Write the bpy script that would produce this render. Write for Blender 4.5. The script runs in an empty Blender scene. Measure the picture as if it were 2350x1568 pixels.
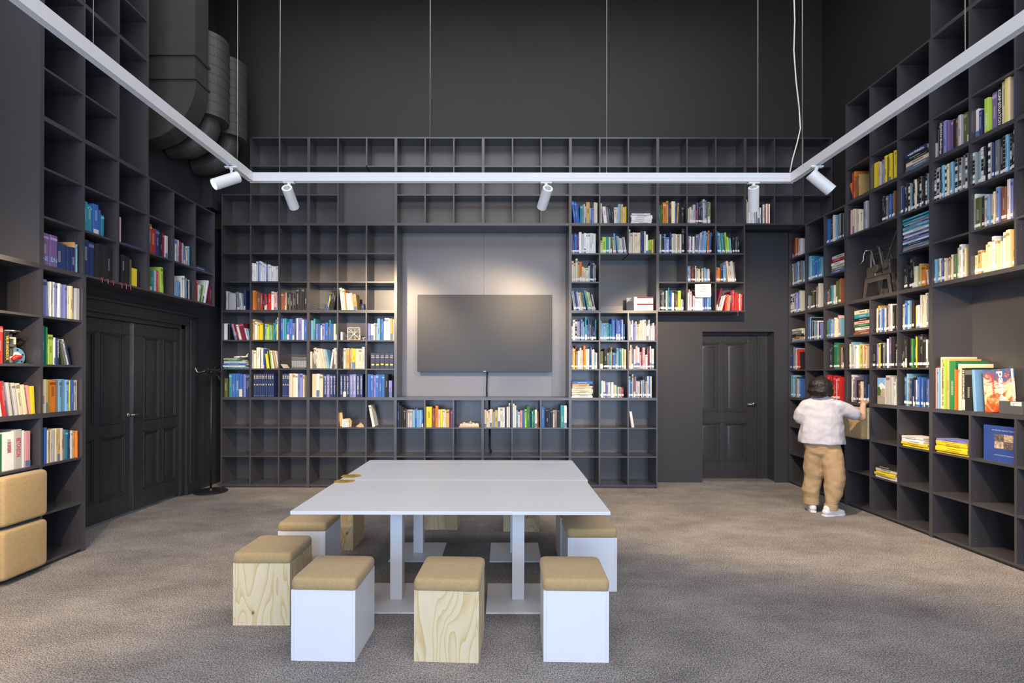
import bpy, math, random
from mathutils import Vector, Matrix, Euler
random.seed(7)
R = math.radians
C = bpy.context.scene.collection
sc = bpy.context.scene
# ------------------------------------------------------------------ camera
F, CX, CY = 1144.15, 1153.1, 856.1
H = 1.556
cam_d = bpy.data.cameras.new('camera'); cam = bpy.data.objects.new('camera', cam_d); C.objects.link(cam)
cam_d.sensor_width = 36; cam_d.lens = F / 2350 * 36
cam_d.shift_x = (1175 - CX) / 2350; cam_d.shift_y = (CY - 784) / 2350
cam_d.clip_start = .05; cam_d.clip_end = 60
_m = Matrix.Rotation(.0015, 3, 'Z') @ Matrix.Rotation(.0025, 3, 'X') @ Matrix.Rotation(-.0016, 3, 'Y')
_r, _f, _u = _m.col[0], _m.col[1], _m.col[2]
cam.matrix_world = Matrix(((_r[0], _u[0], -_f[0], 0), (_r[1], _u[1], -_f[1], 0), (_r[2], _u[2], -_f[2], H), (0, 0, 0, 1)))
sc.camera = cam
# ------------------------------------------------------------------ world, exposure
w = bpy.data.worlds.new('world'); sc.world = w; w.use_nodes = True
bg = w.node_tree.nodes['Background']; bg.inputs[0].default_value = (.62, .78, 1, 1); bg.inputs[1].default_value = .5
sc.view_settings.view_transform = 'Standard'; sc.view_settings.look = 'None'
sc.view_settings.gamma = 1; sc.view_settings.use_curve_mapping = False
sc.view_settings.exposure = 0.0
# ------------------------------------------------------------------ large area lights: daylight outside the tall windows behind the camera, plus two added fills
def area(name, loc, rot, sx, sy, e, col):
    l = bpy.data.lights.new(name, 'AREA'); l.shape = 'RECTANGLE'; l.size = sx; l.size_y = sy; l.energy = e; l.color = col
    o = bpy.data.objects.new(name, l); C.objects.link(o); o.location = loc; o.rotation_euler = rot; return o
DAY = 168
for i, x in enumerate((-2.6, .2, 3.0)):
    area('daylight_window', (x, -2.62, 1.75), (R(90), 0, 0), 1.7, 2.7, DAY, (.56, .72, 1))
area('overhead_fill', (-.1, 2.4, 6.9), (0, 0, 0), 7, 6.5, 320, (.96, .96, 1))  # added overhead fill for table and carpet, no fixture behind it
area('warm_fill', (.2, -1.9, 4.6), (R(80), 0, 0), 6, 1.2, 130, (1, .80, .62))  # added warm frontal fill for the upper shelves, not real lamps
SPOT_E = 260
# ------------------------------------------------------------------ dimensions
B = 1.1913; T = .0187; CW = (B - 4 * T) / 3
ZB = .0275
YB = 6.797; XR = 4.100; XL = -3.676
XB0 = -1.470 - 2 * B            # left edge of the back shelving
YR0 = 4.788 + 2 * B             # corner end of the right shelving
YL0 = 5.152 - 3 * B             # u = 0 of the left shelving
YW = 7.19; YWU = 7.04; XWR = 4.50; XWL = -4.075; YREAR = -2.5; CEIL = 7.2
# ------------------------------------------------------------------ materials
MAT = {}
def nodes(name):
    m = bpy.data.materials.new(name); m.use_nodes = True; nt = m.node_tree
    return m, nt, nt.nodes['Principled BSDF']
def coords(nt, scale=(1, 1, 1), kind='Object'):
    tc = nt.nodes.new('ShaderNodeTexCoord'); mp = nt.nodes.new('ShaderNodeMapping'); mp.inputs['Scale'].default_value = scale
    nt.links.new(tc.outputs[kind], mp.inputs[0]); return mp.outputs[0]
def noise(nt, co, sc_, det=4, rough=.6, dist=0):
    n = nt.nodes.new('ShaderNodeTexNoise'); n.inputs['Scale'].default_value = sc_; n.inputs['Detail'].default_value = det
    n.inputs['Roughness'].default_value = rough; n.inputs['Distortion'].default_value = dist
    nt.links.new(co, n.inputs['Vector']); return n.outputs['Fac']
def ramp(nt, fac, stops):
    r = nt.nodes.new('ShaderNodeValToRGB'); e = r.color_ramp.elements
    while len(e) < len(stops): e.new(.5)
    for el, (p, c) in zip(e, stops): el.position = p; el.color = (*c, 1)
    nt.links.new(fac, r.inputs[0]); return r.outputs[0]
def bump(nt, b, fac, s, d=.002):
    n = nt.nodes.new('ShaderNodeBump'); n.inputs['Strength'].default_value = s; n.inputs['Distance'].default_value = d
    nt.links.new(fac, n.inputs['Height']); nt.links.new(n.outputs[0], b.inputs['Normal'])
def plain(name, col, rough=.5, metal=0, var=.12, nsc=6, bmp=0, spec=.5):
    m, nt, b = nodes(name); co = coords(nt); n = noise(nt, co, nsc)
    lo = tuple(c * (1 - var) for c in col); hi = tuple(min(1, c * (1 + var)) for c in col)
    nt.links.new(ramp(nt, n, [(.3, lo), (.7, hi)]), b.inputs['Base Color'])
    b.inputs['Roughness'].default_value = rough; b.inputs['Metallic'].default_value = metal
    b.inputs['Specular IOR Level'].default_value = spec
    if bmp: bump(nt, b, noise(nt, co, 300, 2), bmp)
    MAT[name] = m; return m
def laminate(name, col, rough=.42, spec=.5):
    m, nt, b = nodes(name)
    n1 = noise(nt, coords(nt, (60, 60, 3)), 1.5, 5); n2 = noise(nt, coords(nt), 3, 3)
    mx = nt.nodes.new('ShaderNodeMath'); mx.operation = 'ADD'; nt.links.new(n1, mx.inputs[0]); nt.links.new(n2, mx.inputs[1])
    h = nt.nodes.new('ShaderNodeMath'); h.operation = 'MULTIPLY'; h.inputs[1].default_value = .5; nt.links.new(mx.outputs[0], h.inputs[0])
    nt.links.new(ramp(nt, h.outputs[0], [(.35, tuple(c * .94 for c in col)), (.65, tuple(c * 1.06 for c in col))]), b.inputs['Base Color'])
    b.inputs['Roughness'].default_value = rough; b.inputs['Specular IOR Level'].default_value = spec
    bump(nt, b, n1, .02); MAT[name] = m; return m
laminate('shelf_laminate', (.052, .050, .058), .37, 1.0)
MAT['shelf_laminate'].node_tree.nodes['Principled BSDF'].inputs['Coat Weight'].default_value = .35
MAT['shelf_laminate'].node_tree.nodes['Principled BSDF'].inputs['Coat Roughness'].default_value = .36
laminate('door_paint', (.036, .037, .043), .38)
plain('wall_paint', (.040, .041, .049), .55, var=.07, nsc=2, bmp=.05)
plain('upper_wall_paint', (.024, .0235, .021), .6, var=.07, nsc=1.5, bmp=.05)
plain('duct_paint', (.055, .053, .047), .5, var=.1, bmp=.04)
plain('white_laminate', (.80, .80, .82), .35, var=.01)
plain('white_edge', (.86, .86, .88), .3, var=.01)
plain('white_metal', (.72, .72, .73), .35, var=.02)
plain('lamp_white', (.80, .80, .80), .4, var=.02)
plain('table_white', (.74, .74, .75), .38, var=.012, nsc=2)
plain('black_metal', (.018, .018, .022), .35)
plain('black_plastic', (.015, .015, .017), .4)
plain('screen', (.030, .031, .036), .42, var=.02)
plain('steel', (.55, .54, .52), .3, metal=1)
plain('dark_steel', (.24, .22, .20), .4, metal=.8, var=.25, nsc=20)
plain('brass', (.75, .52, .18), .3, metal=1)
plain('gold_sticker', (.52, .34, .045), .5)
plain('ink', (.02, .02, .02), .6)
plain('white_ink', (.85, .85, .85), .6)
plain('skin', (.55, .32, .21), .5, var=.06)
plain('hair', (.008, .006, .006), .48, var=.3, nsc=60)
_nt = MAT['hair'].node_tree; bump(_nt, _nt.nodes['Principled BSDF'], noise(_nt, coords(_nt, (90, 90, 7)), 1.5, 3), .9, .006)
plain('shirt', (.52, .51, .57), .8, var=.02, nsc=9, bmp=.15)
plain('trousers', (.46, .31, .165), .85, var=.02, nsc=9, bmp=.15)
plain('shoe', (.78, .78, .78), .6, var=.05)
plain('threshold', (.17, .155, .15), .5, var=.2, nsc=12)
plain('cable_white', (.7, .68, .63), .5)
plain('wood_model', (.62, .42, .20), .6, var=.2, nsc=30)
plain('valve_blue', (.18, .42, .68), .4); plain('valve_red', (.6, .03, .03), .4); plain('valve_cream', (.75, .73, .66), .4)
plain('grey_plastic', (.33, .34, .35), .45); plain('model_cream', (.62, .58, .50), .5)
plain('bracelet', (.45, .62, .58), .4)
plain('paper', (.82, .80, .74), .8, var=.04)
plain('card_grey', (.085, .085, .09), .6)
def mk_carpet():
    m, nt, b = nodes('carpet'); co = coords(nt)
    n1 = noise(nt, co, 150, 2, .8); n2 = noise(nt, coords(nt, (1, 1.7, 1)), 1.5, 5, .7)
    n3 = noise(nt, co, 60, 3)
    a = nt.nodes.new('ShaderNodeMath'); a.operation = 'MULTIPLY_ADD'; a.inputs[1].default_value = .17; nt.links.new(n2, a.inputs[0])
    s = nt.nodes.new('ShaderNodeMath'); s.operation = 'MULTIPLY_ADD'; s.inputs[1].default_value = .69; nt.links.new(n1, s.inputs[0])
    k = nt.nodes.new('ShaderNodeMath'); k.operation = 'MULTIPLY'; k.inputs[1].default_value = .14; nt.links.new(n3, k.inputs[0])
    nt.links.new(k.outputs[0], s.inputs[2]); nt.links.new(s.outputs[0], a.inputs[2])
    nt.links.new(ramp(nt, a.outputs[0], [(.40, (.06, .058, .065)), (.5, (.225, .208, .202)), (.60, (.52, .485, .45))]), b.inputs['Base Color'])
    b.inputs['Roughness'].default_value = .95; b.inputs['Specular IOR Level'].default_value = .1
    bump(nt, b, n1, .8, .004); MAT['carpet'] = m
mk_carpet()
def mk_fabric(name, col):
    m, nt, b = nodes(name)
    n = noise(nt, coords(nt, (1, 1, 1)), 420, 2, .7); n2 = noise(nt, coords(nt), 35, 4, .7)
    a = nt.nodes.new('ShaderNodeMath'); a.operation = 'MULTIPLY_ADD'; a.inputs[1].default_value = .8; nt.links.new(n, a.inputs[0])
    k = nt.nodes.new('ShaderNodeMath'); k.operation = 'MULTIPLY'; k.inputs[1].default_value = .2; nt.links.new(n2, k.inputs[0]); nt.links.new(k.outputs[0], a.inputs[2])
    nt.links.new(ramp(nt, a.outputs[0], [(.35, tuple(c * .72 for c in col)), (.65, tuple(c * 1.22 for c in col))]), b.inputs['Base Color'])
    b.inputs['Roughness'].default_value = .9; b.inputs['Specular IOR Level'].default_value = .15
    b.inputs['Sheen Weight'].default_value = .2
    bump(nt, b, n, .35, .001); MAT[name] = m
mk_fabric('cushion_fabric', (.46, .325, .155))
def mk_ply():
    m, nt, b = nodes('pine_plywood')
    oi = nt.nodes.new('ShaderNodeObjectInfo'); tc = nt.nodes.new('ShaderNodeTexCoord')
    mu = nt.nodes.new('ShaderNodeMath'); mu.operation = 'MULTIPLY'; mu.inputs[1].default_value = 17; nt.links.new(oi.outputs['Random'], mu.inputs[0])
    ad = nt.nodes.new('ShaderNodeVectorMath'); ad.operation = 'ADD'; nt.links.new(tc.outputs['Object'], ad.inputs[0]); nt.links.new(mu.outputs[0], ad.inputs[1])
    mp = nt.nodes.new('ShaderNodeMapping'); mp.inputs['Scale'].default_value = (5.2, 5.2, 1.15); nt.links.new(ad.outputs[0], mp.inputs[0])
    n = noise(nt, mp.outputs[0], 1.0, 2.2, .5, .35)
    mm = nt.nodes.new('ShaderNodeMath'); mm.operation = 'MULTIPLY'; mm.inputs[1].default_value = 12; nt.links.new(n, mm.inputs[0])
    fr = nt.nodes.new('ShaderNodeMath'); fr.operation = 'FRACT'; nt.links.new(mm.outputs[0], fr.inputs[0])
    col = ramp(nt, fr.outputs[0], [(0, (.76, .64, .42)), (.6, (.74, .61, .38)), (.88, (.67, .50, .25)), (.96, (.62, .45, .20)), (1, (.76, .64, .42))])
    mp2 = nt.nodes.new('ShaderNodeMapping'); mp2.inputs['Scale'].default_value = (5, 5, 3.2); nt.links.new(ad.outputs[0], mp2.inputs[0])
    vo = nt.nodes.new('ShaderNodeTexVoronoi'); vo.inputs['Scale'].default_value = 1.2; nt.links.new(mp2.outputs[0], vo.inputs['Vector'])
    kn = ramp(nt, vo.outputs['Distance'], [(.0, (.10, .045, .02)), (.022, (.22, .11, .05)), (.05, (.8, .7, .6)), (.09, (1, 1, 1))])
    mx = nt.nodes.new('ShaderNodeMix'); mx.data_type = 'RGBA'; mx.blend_type = 'MULTIPLY'; mx.inputs[0].default_value = .9
    nt.links.new(col, mx.inputs[6]); nt.links.new(kn, mx.inputs[7]); nt.links.new(mx.outputs[2], b.inputs['Base Color'])
    b.inputs['Roughness'].default_value = .55; MAT['pine_plywood'] = m
mk_ply()
plain('ply_edge', (.62, .47, .27), .6, var=.2, nsc=40)
def mk_book():
    m, nt, b = nodes('book_cover'); at = nt.nodes.new('ShaderNodeVertexColor'); at.layer_name = 'Col'
    nt.links.new(at.outputs[0], b.inputs['Base Color']); b.inputs['Roughness'].default_value = .52; b.inputs['Specular IOR Level'].default_value = .3
    n = noise(nt, coords(nt), 120, 2); bump(nt, b, n, .05); MAT['book_cover'] = m
mk_book()
def emis(name, col, s):
    m, nt, b = nodes(name); b.inputs['Base Color'].default_value = (*col, 1)
    b.inputs['Emission Color'].default_value = (*col, 1); b.inputs['Emission Strength'].default_value = s; MAT[name] = m
emis('lamp_glow', (1, .84, .60), 14)
# ------------------------------------------------------------------ mesh helpers
class MB:
    """collects shapes, linked as ONE mesh object"""
    def __init__(s): s.v = []; s.f = []; s.c = []
    def add(s, vs, fs, col=(.5, .5, .5)):
        n = len(s.v); s.v += [tuple(p) for p in vs]; s.f += [tuple(i + n for i in f) for f in fs]; s.c += [col] * len(fs)
    def box(s, x0, x1, y0, y1, z0, z1, col=(.5, .5, .5), M=None):
        vs = [Vector(p) for p in ((x0, y0, z0), (x1, y0, z0), (x1, y1, z0), (x0, y1, z0), (x0, y0, z1), (x1, y0, z1), (x1, y1, z1), (x0, y1, z1))]
        if M: vs = [M @ p for p in vs]
        s.add(vs, [(0, 3, 2, 1), (4, 5, 6, 7), (0, 1, 5, 4), (1, 2, 6, 5), (2, 3, 7, 6), (3, 0, 4, 7)], col); return s
    def quad(s, a, b, c, d, col=(.5, .5, .5)): s.add([a, b, c, d], [(0, 1, 2, 3)], col)
    def cyl(s, p0, p1, r0, r1=None, n=16, col=(.5, .5, .5), cap=True):
        p0 = Vector(p0); p1 = Vector(p1); r1 = r0 if r1 is None else r1; d = (p1 - p0).normalized()
        a = d.orthogonal().normalized(); b = d.cross(a); vs = []
        for p, r in ((p0, r0), (p1, r1)):
            for i in range(n):
                t = 2 * math.pi * i / n; vs.append(p + (a * math.cos(t) + b * math.sin(t)) * r)
        fs = [(i, (i + 1) % n, n + (i + 1) % n, n + i) for i in range(n)]
        if cap: fs += [tuple(range(n - 1, -1, -1)), tuple(range(n, 2 * n))]
        s.add(vs, fs, col); return s
    def tube(s, pts, r, n=8, col=(.5, .5, .5)):
        pts = [Vector(p) for p in pts]; vs = []; a = None
        for k, p in enumerate(pts):
            d = (pts[min(k + 1, len(pts) - 1)] - pts[max(k - 1, 0)]).normalized()
            a = d.orthogonal().normalized() if a is None else (a - d * a.dot(d)).normalized()
            b = d.cross(a); rr = r[k] if isinstance(r, (list, tuple)) else r
            vs += [p + (a * math.cos(2 * math.pi * i / n) + b * math.sin(2 * math.pi * i / n)) * rr for i in range(n)]
        fs = [(k * n + i, k * n + (i + 1) % n, (k + 1) * n + (i + 1) % n, (k + 1) * n + i) for k in range(len(pts) - 1) for i in range(n)]
        fs += [tuple(range(n - 1, -1, -1)), tuple(range((len(pts) - 1) * n, len(pts) * n))]
        s.add(vs, fs, col); return s
    def rings(s, rings, col=(.5, .5, .5), cap=True):
        n = len(rings[0]); vs = [p for r in rings for p in r]
        fs = [(k * n + i, k * n + (i + 1) % n, (k + 1) * n + (i + 1) % n, (k + 1) * n + i) for k in range(len(rings) - 1) for i in range(n)]
        if cap: fs += [tuple(range(n - 1, -1, -1)), tuple(range((len(rings) - 1) * n, len(rings) * n))]
        s.add(vs, fs, col); return s
    def extrude(s, poly, y0, y1, col=(.5, .5, .5)):      # polygon in x,z
        n = len(poly); vs = [(x, y0, z) for x, z in poly] + [(x, y1, z) for x, z in poly]
        s.add(vs, [tuple(range(n)), tuple(range(2 * n - 1, n - 1, -1))] + [(i, i + n, (i + 1) % n + n, (i + 1) % n) for i in range(n)], col); return s
    def mesh(s, name, mat, smooth=False):
        me = bpy.data.meshes.new(name); me.from_pydata(s.v, [], s.f); me.update()
        me.materials.append(MAT[mat])
        if mat == 'book_cover':
            ca = me.color_attributes.new('Col', 'FLOAT_COLOR', 'CORNER'); k = 0; buf = []
            for p, c in zip(me.polygons, s.c): buf += [c[0], c[1], c[2], 1] * p.loop_total
            ca.data.foreach_set('color', buf)
        if smooth:
            for p in me.polygons: p.use_smooth = True
        return me
    def build(s, name, mat, parent=None, loc=(0, 0, 0), rot=(0, 0, 0), smooth=False, bevel=0, sub=0, seg=2):
        o = bpy.data.objects.new(name, s.mesh(name, mat, smooth)); C.objects.link(o); o.location = loc; o.rotation_euler = rot
        if parent: o.parent = parent
        if bevel:
            b = o.modifiers.new('b', 'BEVEL'); b.width = bevel; b.segments = seg; b.limit_method = 'ANGLE'; b.angle_limit = R(40)
            if smooth or seg > 1:
                for p in o.data.polygons: p.use_smooth = True
                wn = o.modifiers.new('w', 'WEIGHTED_NORMAL'); wn.keep_sharp = True
        if sub:
            m_ = o.modifiers.new('s', 'SUBSURF'); m_.levels = sub; m_.render_levels = sub
        return o
def tag(o, label=None, cat=None, group=None, kind=None):
    if label: o['label'] = label
    if cat: o['category'] = cat
    if group: o['group'] = group
    if kind: o['kind'] = kind
    return o
def thing(name, label, cat, loc=(0, 0, 0), rz=0, group=None):
    o = bpy.data.objects.new(name, None); C.objects.link(o); o.location = loc; o.rotation_euler = (0, 0, rz)
    return tag(o, label, cat, group)
def link_mesh(name, me, parent, loc=(0, 0, 0)):
    o = bpy.data.objects.new(name, me); C.objects.link(o); o.parent = parent; o.location = loc; return o
TXT = {}
def text_mesh(txt, mat, width, height, bold=0.0):
    key = (txt, mat, round(width, 3), round(height, 3))
    if key in TXT: return TXT[key]
    cu = bpy.data.curves.new('t', 'FONT'); cu.body = txt; cu.size = 1; cu.offset = bold; cu.resolution_u = 2
    o = bpy.data.objects.new('t', cu); C.objects.link(o); dg = bpy.context.evaluated_depsgraph_get()
    me = bpy.data.meshes.new_from_object(o.evaluated_get(dg)); bpy.data.objects.remove(o); bpy.data.curves.remove(cu)
    xs = [v.co.x for v in me.vertices]; ys = [v.co.y for v in me.vertices]
    x0, x1, y0, y1 = min(xs), max(xs), min(ys), max(ys); sx = width / (x1 - x0); sy = height / (y1 - y0)
    for v in me.vertices: v.co = ((v.co.x - (x0 + x1) / 2) * sx, (v.co.y - (y0 + y1) / 2) * sy, 0)
    me.materials.clear(); me.materials.append(MAT[mat]); TXT[key] = me; return me
def text_on(name, txt, mat, parent, cx, d, cz, width, height, spin=0, bold=0.01):
    """lettering on a local x-z face that looks towards -y; spin turns it in the face plane"""
    o = link_mesh(name, text_mesh(txt, mat, width, height, bold), parent)
    o.matrix_local = Matrix.Translation((cx, d, cz)) @ Matrix.Rotation(R(90), 4, 'X') @ Matrix.Rotation(R(spin), 4, 'Z'); return o
ORD = 'first second third fourth fifth sixth seventh eighth ninth tenth eleventh twelfth thirteenth fourteenth fifteenth sixteenth seventeenth eighteenth nineteenth twentieth'.split()
NUM = 'one two three four five six seven eight nine ten eleven twelve'.split()
# ------------------------------------------------------------------ room shell
def struct(name, mb, mat, parent=None, **k):
    o = mb.build(name, mat, parent, **k)
    if not parent: o['kind'] = 'structure'
    return o
struct('floor', MB().box(XWL - .3, XWR + .3, YREAR - .3, YW + .9, -.1, 0), 'carpet')
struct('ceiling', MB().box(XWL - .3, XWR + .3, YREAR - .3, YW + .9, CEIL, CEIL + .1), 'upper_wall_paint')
# back wall with the door opening
DX0, DX1, DZ = (1610 - CX) / F * YW, (1775 - CX) / F * YW, H + (856 - 757) / F * YW
bw = MB(); Z1 = ZB + 3 * B
bw.box(XWL - .3, DX0, YW, YW + .3, 0, Z1); bw.box(DX1, XWR + .3, YW, YW + .3, 0, Z1); bw.box(DX0, DX1, YW, YW + .3, DZ, Z1)
struct('wall_back', bw, 'wall_paint')
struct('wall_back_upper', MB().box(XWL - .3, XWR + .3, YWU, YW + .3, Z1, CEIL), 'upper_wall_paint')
# left wall with the double-door opening, door plane close to the wall face
LY0, LY1, LZ = 3.75, 6.40, 2.19
lw = MB(); lw.box(XWL - .3, XWL, YREAR, LY0, 0, CEIL); lw.box(XWL - .3, XWL, LY1, YW, 0, CEIL); lw.box(XWL - .3, XWL, LY0, LY1, LZ, CEIL)
struct('wall_left', lw, 'wall_paint')
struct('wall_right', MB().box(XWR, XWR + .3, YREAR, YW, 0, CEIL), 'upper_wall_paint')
# rear wall behind the camera with three tall windows
rw = MB(); xs = [XWL]
for x in (-2.6, .2, 3.0): xs += [x - .85, x + .85]
xs.append(XWR)
for i in range(0, len(xs), 2): rw.box(xs[i], xs[i + 1], YREAR - .1, YREAR, 0, CEIL)
for i in range(1, len(xs) - 1, 2):
    rw.box(xs[i], xs[i + 1], YREAR - .1, YREAR, 0, .4); rw.box(xs[i], xs[i + 1], YREAR - .1, YREAR, 3.1, CEIL)
struct('wall_rear', rw, 'upper_wall_paint')
for n, x in enumerate((-2.6, .2, 3.0)):
    f = MB()
    for a in (-.85, -.03, .79): f.box(x + a, x + a + .06, YREAR - .08, YREAR - .03, .4, 3.1)
    for z in (.4, 1.9, 3.04): f.box(x - .79, x + .79, YREAR - .075, YREAR - .035, z, z + .06)
    struct('window_%d' % (n + 1), f, 'white_metal')
# ------------------------------------------------------------------ doors
def door_leaf(mb, x0, x1, z0, z1, y, panels, t=.045):
    """door leaf in x-z at depth y (front), panels: list of (x0,x1,z0,z1) recessed fields with raised centres"""
    mb.box(x0, x1, y + .018, y + t, z0, z1)
    xs = sorted({x0, x1} | {p[0] for p in panels} | {p[1] for p in panels}); zs = sorted({z0, z1} | {p[2] for p in panels} | {p[3] for p in panels})
    for i in range(len(xs) - 1):
        for j in range(len(zs) - 1):
            cx, cz = (xs[i] + xs[i + 1]) / 2, (zs[j] + zs[j + 1]) / 2
            if not any(p[0] < cx < p[1] and p[2] < cz < p[3] for p in panels): mb.box(xs[i], xs[i + 1], y, y + .018, zs[j], zs[j + 1])
    for a, b, c, d in panels:
        for k, (g, yy) in enumerate(((0, -.006), (.014, .002))):
            mb.box(a + g, a + g + .014, y + yy, y + .018, c + g, d - g); mb.box(b - g - .014, b - g, y + yy, y + .018, c + g, d - g)
            mb.box(a + g, b - g, y + yy, y + .018, c + g, c + g + .014); mb.box(a + g, b - g, y + yy, y + .018, d - g - .014, d - g)
        q = .055; vs = [(a + q, y + .017, c + q), (b - q, y + .017, c + q), (b - q, y + .017, d - q), (a + q, y + .017, d - q)]
        q = .085; vs += [(a + q, y + .004, c + q), (b - q, y + .004, c + q), (b - q, y + .004, d - q), (a + q, y + .004, d - q)]
        mb.add(vs, [(4, 5, 6, 7), (0, 1, 5, 4), (1, 2, 6, 5), (2, 3, 7, 6), (3, 0, 4, 7)])
def px_back(px, D): return (px - CX) / F * D
def pz(py, D): return H + (CY - py) / F * D
# right-hand door in the back wall: recessed in a deep reveal
DD = YW + .19
dr = bpy.data.objects.new('door_2', None); C.objects.link(dr); dr['kind'] = 'structure'; dr.location = (0, 0, 0)
lx0, lx1 = DX0 + .001, px_back(1735, DD); lz1 = pz(768, DD); lz0 = .02
P = lambda a, b, c, d: (px_back(a, DD), px_back(b, DD), pz(d, DD), pz(c, DD))
mb = MB(); door_leaf(mb, lx0, lx1, lz0, lz1, DD, [P(1600, 1648, 783, 942), P(1662, 1713, 783, 942), P(1600, 1652, 966, 1055), P(1661, 1714, 966, 1055)])
lf_ = mb.build('door_leaf', 'door_paint', dr, bevel=.003)
fr = MB(); fr.box(lx1, lx1 + .035, DD - .02, DD + .08, 0, lz1 + .001); fr.box(lx1 + .035, DX1 - .0005, DD - .01, DD + .08, 0, DZ - .0005); fr.box(DX0 + .0005, lx1 + .035, DD - .01, DD + .08, lz1 + .001, DZ - .0005)
fr.build('door_frame', 'door_paint', dr, bevel=.003)
rv = MB(); rv.box(DX1 - .006, DX1 - .0005, YW - .002, DD - .011, .022, DZ - .006); rv.box(DX0 + .0005, DX1 - .0005, YW - .002, DD - .011, DZ - .006, DZ - .0005)
rv.build('door_reveal', 'door_paint', dr)
MB().box(DX0, DX1, YW + .0, DD + .1, .0, .022).build('threshold', 'threshold', dr)
def lever(parent, x, y, z, sx):
    m = MB(); m.cyl((x, y, z), (x, y - .012, z), .026, n=20); m.cyl((x, y - .01, z), (x, y - .05, z), .009, n=12)
    m.tube([(x, y - .05, z), (x + sx * .03, y - .052, z), (x + sx * .12, y - .05, z)], [.010, .010, .008], 10)
    return m.build('door_handle', 'steel', parent, smooth=True)
lever(lf_, px_back(1728, DD), DD, pz(924, DD), -1)
# double door on the left wall (local x runs away from the camera, local y into the wall)
dl = bpy.data.objects.new('door_1', None); C.objects.link(dl); dl['kind'] = 'structure'; dl.location = (XWL, LY0, 0); dl.rotation_euler = (0, 0, R(90))
W = LY1 - LY0; seam = 5.585 * 1.0
def uy(px): return XWL * F / (px - CX) - LY0        # position along the wall seen at pixel px
us = uy(310.5); e0, e1 = us - 1.02, uy(414)
def pan(a, b, z0, z1): return (a, b, z0, z1)
m = MB(); ua = us - .075
door_leaf(m, e0, us - .003, .03, LZ - .07, .05, [pan(us - .43, us - .10, 1.02, 1.98), pan(us - .85, us - .50, 1.02, 1.98), pan(us - .43, us - .10, .24, .90), pan(us - .85, us - .50, .24, .90)])
lfl = m.build('door_leaf', 'door_paint', dl, bevel=.003)
m = MB(); wv = e1 - us
door_leaf(m, us + .003, e1, .03, LZ - .07, .035, [pan(us + .16, us + .42, 1.02, 1.98), pan(us + .48, us + .72, 1.02, 1.98), pan(us + .16, us + .42, .24, .90), pan(us + .48, us + .72, .24, .90)])
m.build('door_leaf', 'door_paint', dl, bevel=.003)
MB().box(us - .0028, us + .0028, .033, .06, .03, LZ - .075).build('seam_strip', 'steel', dl)
f = MB(); e2 = e1 + .30
Wd = LY1 - LY0
f.box(e1 + .002, Wd - .001, .004, .09, 0, LZ - .002); f.box(Wd - .03, Wd + .19, -.03, -.001, .14, LZ + .10); f.box(Wd + .03, Wd + .13, -.045, -.0301, .14, LZ + .06); f.box(Wd - .035, Wd + .205, -.045, -.001, 0, .14)
f.box(.001, Wd - .001, .004, .09, LZ - .068, LZ - .001); f.box(-.2, Wd + .19, -.0299, -.001, LZ - .02, LZ + .0999); f.box(-.2, Wd + .21, -.055, -.001, LZ + .10, LZ + .13); f.box(-.2, Wd + .03, -.04, -.03, LZ - .02, LZ + .01)
f.build('door_frame', 'door_paint', dl, bevel=.003)
mm = MB(); hu, hz = us - .055, 1.10
mm.cyl((hu, .05, hz), (hu, .038, hz), .026, n=20); mm.cyl((hu, .04, hz), (hu, -.005, hz), .009, n=12); mm.tube([(hu, -.005, hz), (hu + .03, -.007, hz), (hu + .12, -.004, hz)], [.010, .010, .008], 10)
mm.build('door_handle', 'steel', lfl, smooth=True)
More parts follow.
